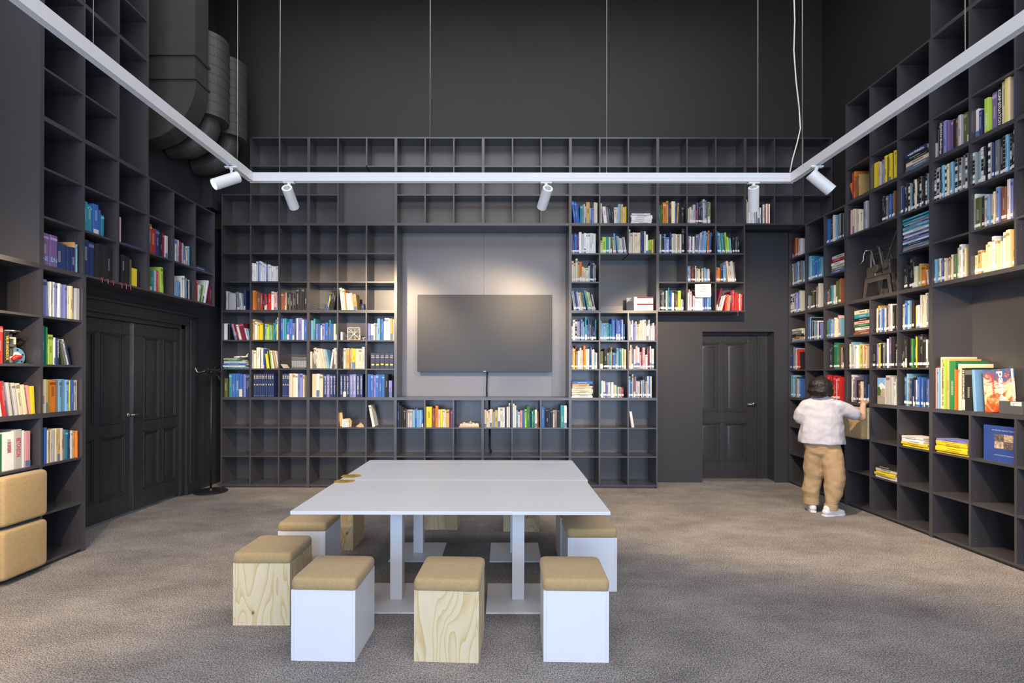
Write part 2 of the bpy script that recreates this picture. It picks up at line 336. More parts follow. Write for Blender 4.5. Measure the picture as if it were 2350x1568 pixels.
# ------------------------------------------------------------------ bookcase units
WALL = {'B': ((XB0, YB), 0), 'R': ((XR, YR0), R(-90)), 'L': ((XL, YL0), R(90))}
def wpos(wall, u, d, v):
    (x0, y0), a = WALL[wall]; return Vector((x0 + u * math.cos(a) - d * math.sin(a), y0 + u * math.sin(a) + d * math.cos(a), v))
CELL = {}; BM = {}
def board(key, x0, x1, y0, y1, z0, z1):
    if key not in BM: BM[key] = MB().box(x0, x1, y0, y1, z0, z1).mesh(key[0], 'shelf_laminate')
    return BM[key]
def unit(wall, col, row, label, depth=.38, u0=None, v0=None, merge=(), drop=(), ncol=3, nrow=3, level=True, plinth=False, pins=True):
    """a bookcase of ncol x nrow cubbies; merge = cubby rectangles joined into one opening; drop = cubbies left out at a corner"""
    u0 = (col // 3) * B if u0 is None else u0; v0 = ZB + (row // 3) * B if v0 is None else v0
    rt = thing('bookcase', label, 'bookcase', wpos(wall, u0, 0, v0), WALL[wall][1], 'dark bookcase units')
    P_ = CW + T; cell = {(i, j) for i in range(ncol) for j in range(nrow)} - set(drop); grp = {c: c for c in cell}
    for k, (a, b, c, d) in enumerate(merge):
        for i in range(a, c + 1):
            for j in range(b, d + 1): grp[(i, j)] = ('m', k)
    g = lambda i, j: grp.get((i, j))
    for i in range(ncol + 1):                       # vertical boards as runs of rows
        j = 0
        while j < nrow:
            need = lambda jj: g(i - 1, jj) != g(i, jj)
            if need(j):
                k = j
                while k < nrow and need(k): k += 1
                nm = 'side_panel' if i in (0, ncol) else 'divider'
                z0 = j * P_ + (T if nm == 'divider' else 0); z1 = k * P_ + (0 if nm == 'divider' else T)
                if nm == 'side_panel' and plinth and j == 0: z0 = -v0
                link_mesh(nm, board((nm, round(z0, 4), round(z1, 4), depth), 0, T, 0, depth, z0, z1), rt, (i * P_, 0, 0)); j = k
            else: j += 1
    for j in range(nrow + 1):                       # horizontal boards as runs of columns
        i = 0
        while i < ncol:
            need = lambda ii: g(ii, j - 1) != g(ii, j)
            if need(i):
                k = i + 1
                if j in (0, nrow):
                    while k < ncol and need(k): k += 1
                nm = {0: 'bottom_board', nrow: 'top_board'}.get(j, 'shelf_board')
                link_mesh(nm, board((nm, k - i, depth), T, (k - i) * P_, .002, depth, 0, T), rt, (i * P_, 0, j * P_)); i = k
            else: i += 1
    bp = MB()
    for (i, j) in sorted(cell): bp.box(i * P_ + T * .5, (i + 1) * P_ + T * .5, depth, depth + .006, j * P_ + T * .5, (j + 1) * P_ + T * .5)
    bp.build('back_panel', 'shelf_laminate', rt)
    if plinth: MB().box(T, ncol * P_, .03, .045, -v0, 0).build('plinth', 'shelf_laminate', rt)
    if pins:
        pn = MB()
        for (i, j) in cell:
            if g(i, j) != (i, j): continue
            for s_, x in ((1, i * P_ + T), (-1, (i + 1) * P_)):
                for zz in (.045, .075, CW - .075, CW - .045): pn.cyl((x, .045, j * P_ + T + zz), (x + s_ * .003, .045, j * P_ + T + zz), .0035, n=6)
        if pn.v: tag(pn.build('shelf_pins', 'steel', rt), kind='stuff')
    for (i, j) in cell:
        CELL[(wall, row + j, col + i)] = (u0 + i * P_ + T, v0 + j * P_ + T)
    return rt
LVN = ['at floor level', 'in the second tier up', 'in the third tier up', 'in the fourth tier up', 'in the topmost tier']
PLB = ['far left end', 'second from left end', 'just left of the centre line', 'just right of the centre line', 'right of the screen', 'above the grey door', 'at the right corner']
for k in range(5): unit('B', 3 * k, 0, 'dark grey bookcase %s of the back wall, %s' % (LVN[0], PLB[k]), plinth=True)
for k in (0, 1, 4): unit('B', 3 * k, 3, 'dark grey bookcase %s of the back wall, %s' % (LVN[1], PLB[k]))
for k in (0, 1, 5): unit('B', 3 * k, 6, 'dark grey bookcase %s of the back wall, %s' % (LVN[2], PLB[k]))
unit('B', 12, 6, 'dark grey bookcase with a wide double cubby, right of the screen on back wall', merge=[(1, 0, 2, 1)])
unit('B', 0, 9, 'shallow bookcase with a stepped top left corner on the back wall', depth=.236, drop=[(0, 1), (0, 2)], pins=False)
unit('B', 3, 9, 'shallow bookcase with a wide double cubby, top of the back wall', depth=.236, merge=[(1, 0, 2, 1)], pins=False)
for k in (2, 3, 4, 5): unit('B', 3 * k, 9, 'shallow empty-topped bookcase in top tier of back wall, %s' % PLB[k], depth=.236, pins=False)
unit('B', 18, 9, 'shallow bookcase in the top tier of back wall, at right corner', depth=.236, pins=False)
# the big frame round the screen
nf = thing('screen_niche', 'large dark framed niche around the wall screen in the back shelving', 'niche', wpos('B', 2 * B, 0, ZB + B))
for x in (0, 2 * B - T): MB().box(x, x + T, 0, .385, 0, 2 * B).build('side_panel', 'shelf_laminate', nf)
MB().box(T, 2 * B - T, 0, .385, 0, T).build('bottom_board', 'shelf_laminate', nf)
MB().box(T, 2 * B - T, 0, .385, 2 * B - T, 2 * B).build('top_board', 'shelf_laminate', nf)
laminate('niche_back', (.16, .16, .18), .4, 1.0)
MB().box(T, B - .001, .375, .39, T, 2 * B - T).box(B + .001, 2 * B - T, .375, .39, T, 2 * B - T).build('back_panel', 'niche_back', nf)
# right wall
PR = ['by the back corner', 'in the middle', 'nearest the camera']
for k in range(3): unit('R', 3 * k, 0, 'dark grey bookcase at floor level of the right wall, %s' % PR[k], plinth=True)
for k in range(2): unit('R', 3 * k, 3, 'dark grey bookcase in second tier of the right wall, %s' % PR[k])
unit('R', 0, 6, 'dark grey bookcase in third tier of the right wall, by the back corner')
unit('R', 3, 6, 'dark bookcase with the double cubby that holds the metal crane model', merge=[(0, 0, 1, 1)])
unit('R', 6, 6, 'dark grey bookcase in third tier of the right wall, nearest the camera')
for k in (1, 2): unit('R', 3 * k, 9, 'dark grey bookcase in fourth tier of the right wall, %s' % PR[k])
unit('R', 6, 12, 'dark grey bookcase in topmost tier of the right wall, nearest the camera')
unit('R', 6, 3, 'dark bookcase with one full-width open niche, right wall nearest camera', merge=[(0, 0, 2, 2)], pins=False)
for k in (0, 1, 2, 3): unit('R', 9, 3 * k, 'dark bookcase at right frame edge of the right wall, %s' % LVN[k], plinth=(k == 0)) if k != 1 else unit('R', 9, 3, 'dark bookcase at right frame edge with one full-width open niche', merge=[(0, 0, 2, 2)], pins=False)
# left wall
unit('L', 9, 6, 'dark bookcase hanging on the left wall, above the far door leaf')
unit('L', 6, 6, 'dark bookcase of the left wall, third tier, above the near door leaf')
unit('L', 6, 9, 'dark bookcase of left wall with a tall open cubby at its far side', merge=[(2, 0, 2, 2)])
unit('L', 6, 12, 'dark bookcase of the left wall, topmost tier beside the air ducts')
ul = 7 / 3 * B + T / 2 - B
unit('L', 4, 0, 'dark bookcase left of the double door, floor level, holding stored stools', u0=ul, plinth=True)
unit('L', 4, 3, 'dark bookcase left of the double door, second tier, with valve model', u0=ul)
ep = MB().box(0, T, 0, .40, 0, 2 * B + ZB).build('end_panel', 'shelf_laminate', None, loc=wpos('L', ul + B + .0005, 0, 0), rot=(0, 0, R(90)))
tag(ep, 'thin dark upright end panel between left bookcase and double door', 'panel')
unit('L', 3, 6, 'tall dark bookcase with one open niche at the upper left frame edge', nrow=9, merge=[(0, 0, 2, 8)], pins=False)
#PART2
# ------------------------------------------------------------------ stools
_Rm = _m.copy()
def ray(px, py): return _Rm @ Vector(((px - CX) / F, 1, (CY - py) / F))
def gp(px, py, z=0.0):
    """point of the plane at height z that is seen at pixel (px, py)"""
    d = ray(px, py); return Vector((0, 0, H)) + d * ((z - H) / d.z)
SW, SH, CH = .352, .384, .064
STM = {}
def stool_meshes(kind):
    if kind in STM: return STM[kind]
    mat = 'white_laminate' if kind == 'w' else 'pine_plywood'; t = .015
    S = [('front_panel', MB().box(t + .0006, SW - t - .0006, 0, t, 0, SH).mesh('front_panel', mat)),
         ('back_panel', MB().box(t + .0006, SW - t - .0006, SW - t, SW, 0, SH).mesh('back_panel', mat)),
         ('side_panel', MB().box(0, t, 0, SW, 0, SH).mesh('side_panel', mat)),
         ('side_panel', MB().box(SW - t, SW, 0, SW, 0, SH).mesh('side_panel', mat)),
         ('bottom_board', MB().box(t, SW - t, t, SW - t, .002, .014).mesh('bottom_board', mat))]
    # cushion: rounded pad with a slightly domed top
    g = 14; e = .004; x0, x1 = -e, SW + e; rr = .022; mb = MB()
    def sect(z, inset, dome):
        pts = []; a, b = x0 + inset, x1 - inset; rc = max(.012, .030 - inset * .2)
        for cx_, cy_, a0 in ((b - rc, a + rc, -90), (b - rc, b - rc, 0), (a + rc, b - rc, 90), (a + rc, a + rc, 180)):
            for k in range(5): pts.append((cx_ + rc * math.cos(R(a0 + k * 22.5)), cy_ + rc * math.sin(R(a0 + k * 22.5)), z))
        return pts
    rs = [sect(SH + .001, .004, 0), sect(SH + .006, 0, 0), sect(SH + CH * .5, -.002, 0), sect(SH + CH - rr, 0, 0)]
    for k in range(1, 6):
        a = R(90 * k / 5); rs.append(sect(SH + CH - rr + rr * math.sin(a), rr * (1 - math.cos(a)), 0))
    rs.append(sect(SH + CH + .003, .05, 0)); rs.append(sect(SH + CH + .005, .12, 0))
    mb.rings(rs); S.append(('cushion', mb.mesh('cushion', 'cushion_fabric', True)))
    STM[kind] = S; return S
def stool(kind, label, loc, rz=0, M=None):
    rt = thing('stool', label, 'stool', loc, rz, 'cube stools with tan cushions')
    if M: rt.matrix_world = M
    for n, me in stool_meshes(kind): link_mesh(n, me, rt)
    return rt
def stool_px(kind, label, fl, fr):
    a, b = gp(*fl), gp(*fr); c = (a + b) / 2; d = (b - a).normalized(); o = c - d * SW / 2
    return stool(kind, label, (o.x, o.y, 0), math.atan2(d.y, d.x))
stool_px('w', 'white cube stool with tan cushion, front left corner of the table', (666.6, 1516.3), (816.2, 1519.9))
stool_px('p', 'pine plywood cube stool with tan cushion, leftmost, beside the table', (534, 1435.8), (665.4, 1436.3))
stool('w', 'white cube stool half under the left end of the near table', (-1.674, 3.71, 0))
stool('p', 'pine plywood cube stool behind the left white stool, under the far table', (-1.673, 4.393, 0))
stool_px('p', 'pine plywood cube stool with knotty front, middle of the front row', (949, 1518.5), (1099.8, 1523))
stool_px('w', 'white cube stool with tan cushion, front right corner of the table', (1246.2, 1519.3), (1398.5, 1521.7))
stool('w', 'white cube stool at the right end of the near table', (.465, 3.575, 0))
stool('w', 'white cube stool hidden behind the right end stool, under the far table', (.468, 4.07, 0))
stool('p', 'pine plywood cube stool behind the far table, left of its centre', (-.806, 4.978, 0))
stool('p', 'pine plywood cube stool behind the far table, right of its centre', (.004, 4.927, 0))
for j, lb in ((0, 'tan cushioned stool stored on its side in the floor-level cubby at left edge'), (1, 'tan cushioned stool stored on its side, second cubby up at left edge')):
    u, v = CELL[('L', j, 5)]; p = wpos('L', u + .010, 0, v + .0052)
    stool('w', lb, (0, 0, 0), M=Matrix(((0, 0, 1, -3.600 - .453), (1, 0, 0, p.y), (0, 1, 0, p.z), (0, 0, 0, 1))))
u, v = CELL[('R', 2, 3)]; p = wpos('R', u + .010, 0, v + .0052)
stool('p', 'tan cushioned stool stored on its side in the right shelves beside the person', (0, 0, 0), M=Matrix(((0, 0, -1, 4.015 + .453), (-1, 0, 0, p.y), (0, 1, 0, p.z), (0, 0, 0, 1))))
# ------------------------------------------------------------------ tables
TZ = .7255
def table(label, x0, x1, y0, y1, z, cy):
    t = thing('table', label, 'table', ((x0 + x1) / 2, cy, 0), 0, 'white column tables pushed together'); mx = (x0 + x1) / 2
    MB().box(x0 - mx, x1 - mx, y0 - cy, y1 - cy, z - .021, z).build('tabletop', 'table_white', t, bevel=.0015)
    for cx_ in (-.732, .105):
        MB().box(cx_ - .0415 - mx, cx_ + .0415 - mx, -.0415, .0415, .010, z - .021).build('column', 'white_metal', t, bevel=.002)
        MB().box(cx_ - .216 - mx, cx_ + .216 - mx, -.228, .228, 0, .010).build('base_plate', 'white_metal', t, bevel=.002)
        MB().box(cx_ - .15 - mx, cx_ + .15 - mx, -.12, .12, z - .027, z - .0212).build('mounting_plate', 'white_metal', t)
    return t
table('near white rectangular table on two square columns', -1.287, .650, 3.014, 3.903, TZ, 3.463)
table('far white rectangular table on two square columns, butted against near one', -1.280, .664, 3.909, 4.796, TZ + .002, 4.352)
for lb, px, py, z in (('round mustard sticker on the far table beside the seam', 805.8, 1093, TZ + .002), ('round mustard sticker on the near table beside the seam', 790.9, 1104.4, TZ)):
    p = gp(px, py, z); s = tag(MB().cyl((0, 0, 0), (0, 0, .0012), .078, n=48).build('round_sticker', 'gold_sticker', loc=(p.x, p.y, z)), lb, 'sticker', 'round stickers on the tables')
    ln = MB()
    for k in range(6): ln.box(-.045 + k * .015, -.040 + k * .015, -.035 + (k % 2) * .01, .035 - (k % 3) * .008, .0012, .0016)
    ln.build('print_lines', 'ink', s, rot=(0, 0, R(-12)))
# ------------------------------------------------------------------ screen in the niche
tvx0, tvx1, tvz1, tvz0 = px_back(956, 7.06), px_back(1265, 7.06), pz(674, 7.06), pz(851, 7.06)
tv = thing('display_screen', 'large black flat display screen mounted in the lit niche', 'screen', ((tvx0 + tvx1) / 2, 7.06, tvz0)); hw = (tvx1 - tvx0) / 2; hh = tvz1 - tvz0
hs_ = MB().box(-hw, hw, .006, .045, 0, hh).build('housing', 'black_plastic', tv, bevel=.003)
fr = MB(); b_ = .012
fr.box(-hw, hw, 0, .0058, 0, .02).box(-hw, hw, 0, .0058, hh - b_, hh).box(-hw, -hw + b_, 0, .0058, .02, hh - b_).box(hw - b_, hw, 0, .0058, .02, hh - b_)
fr.build('bezel', 'black_plastic', tv)
MB().box(-hw + b_, hw - b_, .002, .0058, .02, hh - b_).build('glass', 'screen', tv)
MB().box(-.018, .018, -.0012, 0, .007, .013).build('logo_plate', 'steel', hs_)
MB().box(-.35, .35, .046, .112, .3, .8).build('wall_bracket', 'black_metal', tv)
MB().tube([(.03, .07, .3), (.035, .075, .0), (.03, .075, -.12), (.026, .08, -.25), (.03, .07, -.346)], .011, 8).build('cable', 'black_plastic', tv, smooth=True)
cb = MB()
xq = px_back(1121, 7.15)
cb.tube([(xq, 7.155, 1.20), (xq + .004, 7.15, 1.05), (xq + .008, 7.153, .85)], .013, 8); cb.tube([(xq + .008, 7.153, .79), (xq + .012, 7.15, .6), (xq + .008, 7.145, .50), (xq + .03, 7.12, .445)], .013, 8)
tag(cb.build('power_cable', 'black_plastic', smooth=True), 'black cable running down inside the cubbies below the screen', 'cable')
# ------------------------------------------------------------------ light track
DC = 4.3; XA = px_back(577, DC); XB = px_back(1812, DC); TZ0, TZ1 = 3.222, 3.297; TWD = .045
YE = -.6
tr = thing('light_track', 'white U-shaped ceiling track hanging on thin wires above the table', 'light track', (0, DC, TZ0))
def rail(mb, a, b, horiz):
    """channel profile: two cheeks, a top and a recessed underside"""
    (x0, y0), (x1, y1) = a, b
    if horiz:
        mb.box(x0, x1, y0, y0 + .008, 0, .075); mb.box(x0, x1, y0 + TWD - .008, y0 + TWD, 0, .075); mb.box(x0, x1, y0 + .008, y0 + TWD - .008, .008, .075)
    else:
        mb.box(x0, x0 + .008, y0, y1, 0, .075); mb.box(x0 + TWD - .008, x0 + TWD, y0, y1, 0, .075); mb.box(x0 + .008, x0 + TWD - .008, y0, y1, .008, .075)
m = MB(); rail(m, (XA - TWD, 0), (XB + TWD, 0), True); m.build('front_rail', 'white_metal', tr)
m = MB(); rail(m, (XA - TWD, YE - DC), (0, -.001), False); m.build('left_rail', 'white_metal', tr)
m = MB(); rail(m, (XB, YE - DC), (0, -.001), False); m.build('right_rail', 'white_metal', tr)
wires = [(px_back(p, DC), DC + .022) for p in (636, 983, 1391, 1740)] + [(XA - .022, 4.087), (XA - .022, 2.648), (XA - .022, 1.1), (XB + .022, 4.17), (XB + .022, 2.698), (XB + .022, 1.1)]
for x, y in wires:
    MB().cyl((x, y - DC, .075), (x, y - DC, CEIL - TZ0), .0022, n=6).cyl((x, y - DC, .075), (x, y - DC, .09), .006, .003, n=8).build('suspension_wire', 'steel', tr)
pc = [(px_back(1812, 4.32), 390), (px_back(1818, 4.32), 360), (px_back(1828, 4.32), 325), (px_back(1836, 4.32), 290), (px_back(1833, 4.32), 240), (px_back(1826, 4.32), 180), (px_back(1821, 4.32), 110), (px_back(1823, 4.32), 40), (px_back(1820, 4.32), -60), (px_back(1822, 4.32), -540)]
MB().tube([(x, .03, min(pz(y, 4.32), CEIL - .01) - TZ0) for x, y in pc], .0055, 8).build('power_cord', 'cable_white', tr, smooth=True)
def spot(label, x, y, d, e=None, blend=.6, size=72, col=(1, .74, .46), glow=True):
    """cylinder spotlight hanging on its adaptor; d is the beam direction"""
    d = Vector(d).normalized(); rt = thing('spotlight', label, 'spotlight', (x, y, TZ0), 0, 'white cylinder spotlights on the track')
    MB().box(-.05, .05, -.016, .016, -.012, .0).build('adaptor', 'lamp_white', rt, bevel=.003)
    MB().cyl((0, 0, -.010), (0, 0, -.03), .016, .013, n=14).cyl((0, 0, -.03), (0, 0, -.075), .009, n=12).build('stem', 'lamp_white', rt, smooth=False)
    c = Vector((0, 0, -.10)) + d * .045; a, b = c - d * .105, c + d * .105
    m = MB(); n = 28; up = d.orthogonal().normalized(); sd = d.cross(up); ring = lambda p, r: [p + (up * math.cos(2 * math.pi * i / n) + sd * math.sin(2 * math.pi * i / n)) * r for i in range(n)]
    m.rings([ring(a, .034), ring(a, .0425), ring(a + d * .003, .044), ring(b - d * .002, .044), ring(b, .0425), ring(b, .038), ring(b - d * .02, .034), ring(b - d * .03, .028)])
    lb = m.build('lamp_body', 'lamp_white', rt, bevel=0)
    cp = MB().cyl(a - d * .0004, a + d * .004, .030, n=24)
    for k in range(3):
        an = k * 2.094; q = a + (up * math.cos(an) + sd * math.sin(an)) * .016; cp.cyl(q - d * .003, q, .006, n=8)
    cp.build('end_cap', 'grey_plastic', lb)
    MB().cyl(b - d * .028, b - d * .012, .031, n=24).build('lens', 'lamp_glow', lb)
    l = bpy.data.lights.new('beam', 'SPOT'); l.energy = SPOT_E if e is None else e; l.color = col; l.spot_size = R(size); l.spot_blend = blend; l.shadow_soft_size = .03
    o = bpy.data.objects.new('beam', l); C.objects.link(o); o.parent = rt; o.location = b + d * .012; o.rotation_euler = d.to_track_quat('-Z', 'Y').to_euler()
    return rt
yr_ = DC + .022
spot('white spotlight on the left arm of the track near the corner, glowing lens', XA - .022, 4.0, (-.62, -.62, -.55), 330, size=84)
spot('white spotlight at the left end of the front rail, tilted to the shelves', px_back(660, yr_), yr_, (-.05, .85, -.53), 310, .45, 74)
spot('white spotlight right of centre on the front rail, tilted slightly left', px_back(1251, yr_), yr_, (-.20, .85, -.53), 250, .45, 74)
spot('white spotlight at right end of the front rail, hanging straight down', px_back(1727, yr_), yr_, (.29, .58, -.80), 360, .45, 112)
spot('white spotlight on the right arm of the track near the corner', XB + .022, 3.98, (.64, -.10, -.62), 150, .7, 92)
for y, s, d in ((1.5, -1, (-.36, .64, -.68)), (2.1, 1, (.80, .42, -.38)), (.3, -1, (-.35, .75, -.56)), (.6, 1, (.7, .45, -.6))):
    spot('white spotlight on the track\'s %s arm out of frame, %s' % ('left' if s < 0 else 'right', 'farther in' if y > 1 else 'nearer the windows'), (XA - .022) if s < 0 else (XB + .022), y, d, SPOT_E)
# ------------------------------------------------------------------ air ducts in the upper left corner
def arc(cx_, cz_, r, a0, a1, n): return [(cx_ + r * math.cos(R(a0 + (a1 - a0) * i / n)), cz_ + r * math.sin(R(a0 + (a1 - a0) * i / n))) for i in range(n + 1)]
dk = thing('rectangular_duct', 'black painted rectangular air duct bending into the left wall', 'air duct', (XWL, 5.5, 4.13)); dw = .662; dd = .245
MB().box(.0, dw, 0, dd, .96, CEIL - 4.13).build('riser', 'duct_paint', dk)
MB().extrude([(0, .96), (0, .69), (.0, 0)] + arc(0, .67, .67, -90, 0, 14)[1:] + [(dw, .69), (dw, .96)], .004, dd - .004).build('elbow', 'duct_paint', dk)
for z in (.955, .69):
    MB().box(.0, dw + .018, -.018, dd + .018, z - .012, z + .012).build('flange', 'duct_paint', dk)
def round_duct(label, px, D, zt, zb, ze, r, pr):
    X = px_back(px, D); rt = thing('round_duct', label, 'air duct', (X, D, ze), 0, 'black round ducts in the corner')
    n = 40; m = MB(); zs = [zb - ze + (zt - zb) * k / 18 for k in range(19)]
    m.rings([[(rr * math.cos(2 * math.pi * i / n), rr * math.sin(2 * math.pi * i / n), z) for i in range(n)] for z in zs for rr in (r,)]); sl = m.build('insulated_sleeve', 'duct_paint', rt)
    g = MB()
    for z in zs[1:-1:2]: g.cyl((0, 0, z - .003), (0, 0, z + .003), r + .003, n=n)
    g.build('seam_ring', 'duct_paint', sl)
    k = X - XWL; rad = min(k - .02, .30); pts = [(0, 0, zb - ze + .05), (0, 0, rad + pr)] + [(-rad + rad * math.cos(R(a)), 0, pr + rad - rad * math.sin(R(a))) for a in range(10, 91, 10)] + [(-k + .03, 0, pr)]
    MB().tube(pts, pr, 24).build('elbow', 'duct_paint', rt)
round_duct('black round duct with thick sleeve, left one beside rectangular duct', 472, 6.05, 5.60, 4.62, 4.17, .235, .145)
round_duct('black round duct with thick sleeve, right one by the back wall', 520, 6.55, 5.62, 4.63, 4.17, .225, .135)
# beam stub in the corner below the ducts
MB().box(XWL, XWL + .13, YWU - .30, YWU - .001, pz(477, 6.8), pz(445, 6.8) + 1.0).build('trim_1', 'wall_paint')['kind'] = 'structure'
# ------------------------------------------------------------------ coat stand
cs = thing('coat_stand', 'black metal coat stand with round base left of the back shelves', 'coat stand', (-3.845, 6.56, 0)); bz = 1.62
MB().cyl((0, 0, 0), (0, 0, .012), .20, .20, n=40).cyl((0, 0, .012), (0, 0, .022), .20, .185, n=40).cyl((0, 0, .022), (0, 0, .05), .03, .018, n=16).build('base', 'black_metal', cs)
MB().cyl((0, 0, .04), (0, 0, bz - .03), .0135, n=14).build('pole', 'black_metal', cs, smooth=True)
MB().cyl((0, 0, bz - .05), (0, 0, bz), .03, .034, n=16).box(-.10, .10, -.02, .02, bz - .03, bz - .002).box(-.02, .02, -.10, .10, bz - .03, bz - .002).build('hub', 'black_metal', cs)
for k in range(6):
    a = R(60 * k + 12); ca, sa = math.cos(a), math.sin(a)
    MB().tube([(ca * r_, sa * r_, z_) for r_, z_ in ((.05, bz - .02), (.10, bz - .035), (.15, bz - .05), (.175, bz - .035), (.185, bz), (.20, bz + .02))], .005, 6).build('hook', 'steel' if k in (2, 3) else 'black_metal', cs, smooth=True)
for k in range(2):
    s = 1 if k else -1; MB().tube([(s * .02, -.02, bz - .06), (s * .07, -.04, bz - .07), (s * .13, -.06, bz - .10), (s * .15, -.06, bz - .15)], .007, 6).build('lower_hook', 'black_metal', cs, smooth=True)
#PART3
# ------------------------------------------------------------------ books
PAL = {'w': ((.80, .79, .77), 'white'), 'c': ((.70, .62, .46), 'cream'), 'e': ((.50, .50, .50), 'light grey'), 'g': ((.16, .17, .18), 'grey'),
 'k': ((.022, .022, .025), 'black'), 'b': ((.045, .14, .46), 'blue'), 'n': ((.025, .045, .14), 'navy'), 's': ((.20, .42, .62), 'sky blue'),
 't': ((.035, .26, .33), 'teal'), 'r': ((.52, .03, .03), 'red'), 'm': ((.20, .015, .05), 'maroon'), 'o': ((.68, .20, .03), 'orange'),
 'y': ((.78, .60, .03), 'yellow'), 'p': ((.17, .11, .26), 'purple'), 'v': ((.22, .24, .55), 'lavender blue'), 'i': ((.72, .36, .40), 'pink'),
 'u': ((.22, .09, .045), 'brown'), 'a': ((.55, .37, .14), 'tan'), 'G': ((.03, .20, .07), 'green'), 'd': ((.10, .12, .04), 'olive'),
 'l': ((.40, .62, .08), 'lime green'), 'x': ((.30, .31, .32), 'black and white patterned'), 'q': ((.85, .72, .42), 'pale yellow')}
BOOKS = []      # (wall,row,col,code,name,w,h,tilt,u,v,sticker,index,depth)
def jit(c, a=.12): f = 1 + random.uniform(-a, a); return tuple(max(.004, min(.9, x * f * (1 + random.uniform(-.05, .05)))) for x in c)
def parse(s):
    out = []; h = 70; t = 0
    for tok in s.split():
        if tok[0] == '_': out.append(('_', float(tok[1:]), 0, 0)); continue
        if tok[0] == 'h': h = float(tok[1:]); continue
        if tok[0] == 'T': t = float(tok[1:]); continue
        n = 1
        if '*' in tok: tok, n = tok.split('*'); n = int(n)
        c = tok[0]; r = tok[1:]; hh = h
        if '/' in r: r, hs = r.split('/'); hh = float(hs)
        for k in range(n): out.append((c, float(r) * (1 if n == 1 else random.uniform(.85, 1.15)), hh + (random.uniform(-2, 2) if n > 1 else random.uniform(-.8, .8)), t))
    return out
def cell(wall, row, col, s, lab=None, wide=1, dep=None):
    st = s.startswith('#'); s = s.lstrip('#'); it = parse(s); W_ = CW * .985 * wide; u0, v0 = CELL[(wall, row, col)]
    def lay(k):
        x = 0; pt = 0; ph = 0; pos = []
        for c, w_, h_, t in it:
            w_ = w_ / 100 * CW * k; h_ = h_ / 100 * CW
            if c == '_': x += w_; pt = 0; continue
            if t < 0 and t != pt: x += h_ * math.sin(R(-t)) - (h_ * math.sin(R(-pt)) if pt < 0 else 0) * .9
            if pt > 0 and t != pt: x += max(0, ph * (math.sin(R(pt)) - math.sin(R(max(t, 0)))))
            pos.append((x, w_, h_, t)); x += w_ / math.cos(R(t)); pt, ph = t, h_
        end = x + (ph * math.sin(R(pt)) if pt > 0 else 0); return pos, end
    k = 1; pos, end = lay(k)
    while end > W_ and k > .3: k *= .97; pos, end = lay(k)
    it2 = [i for i in it if i[0] != '_']
    for n, ((x, w_, h_, t), (c, *_)) in enumerate(zip(pos, it2)):
        BOOKS.append(dict(wall=wall, row=row, col=col, c=c, w=w_, h=h_, t=t, u=u0 + .002 + x, v=v0, st=st and c != 'y', i=n, n=len(it2), d=random.uniform(.015, .045), dep=dep or (random.uniform(.70, .80) * h_ if h_ < .28 else random.uniform(.19, .23)), flat=False, lab=lab))
def stack(wall, row, col, s, x0=.0, wid=.26, dep=.2, what='book', d0=.02, lab=None, jx=.012):
    """flat pile, listed bottom to top: colour + thickness in % of the cubby height"""
    u0, v0 = CELL[(wall, row, col)]; z = v0
    toks = s.split()
    for n, tok in enumerate(toks):
        th = float(tok[1:].split('/')[0]) / 100 * CW; wd = wid * (float(tok.split('/')[1]) / 100 if '/' in tok else 1)
        BOOKS.append(dict(wall=wall, row=row, col=col, c=tok[0], w=wd, h=th, t=0, u=u0 + x0 * CW + random.uniform(0, jx), v=z, st=False, i=n, n=len(toks), d=d0 + random.uniform(0, .02), dep=dep, flat=True, what=what, lab=lab)); z += th + .0003
# back wall, lower and middle rows, left part
cell('B', 7, 1, 'h68 w6 w7 w6/74 v5/78 w8/76 w6/72 w8/66 w5/62 v6/62 w6/64 w7/60 w9/58 w8/56 w8/56')
cell('B', 6, 0, '_6 e8/70 e4/68 e26/62 T-6 g12/66 e9/62 T0 n7/75')
cell('B', 6, 1, 'o12/72 o5/68 u18/62 r8/62 k8/64 r8/60 k4/62 r15/60 w10/68 i10/66 w4/70 n3/76')
cell('B', 6, 2, 'u12/64 r5/60 k5/60 c3/66 k12/66 c3/60 k13/62 c3/58 k10/58 k14/82 k11/82 k11/82 k10/82')
cell('B', 6, 3, '_60 T9 b4/50 y5/55 k7/72 k8/84 k6/82')
cell('B', 6, 4, 'T-6 w9/82 c8/80 o5/74 w9/62 w7/62 c8/64 a12/60 T0 _12 n14/24')
cell('B', 5, 0, 'w14/60 k9/58 T-14 b6/60 i7/60 m8/60 w7/58 m18/62 e6/44 s6/42')
cell('B', 5, 1, 'a13/76 w11/66 y12/62 y14/55 k9/60 s9/60 l12/57 s8/54 l5/52 T5 t6/62 t7/76 T0 y4/58 w6/82')
cell('B', 5, 2, 'b10/80 s4/78 t8/80 b10/66 b12/78 v8/62 n6/80 w7/80 v16/82 w7/74 b13/74')
cell('B', 5, 3, 's12/72 t8/78 v10/60 b10/60 w6/54 v12/60 b13/64 r3/50 t7/74 b10/60 c9/60 G7/60')
cell('B', 5, 4, '_4 w8/30')
cell('B', 5, 5, 'v12/62 w13/60 w8/62 g4/60 w5/62 s12/80 t4/76 b10/78 w4/70 w18/82 w8/80 a9/80 q7/78')
cell('B', 4, 1, 'e6/68 w10/66 y3/76 w12/78 k3/70 w10/74 b4/72 T-7 y9/54 y4/64 k4/66 l4/68 w6/66 T-12 a7/68 w5/66')
cell('B', 4, 3, 'c8/62 T-8 e6/56 T-10 c12/76 w6/72 c9/74 c9/74 c8/72 s9/70 T8 w7/70 T0 w7/76 c5/76')
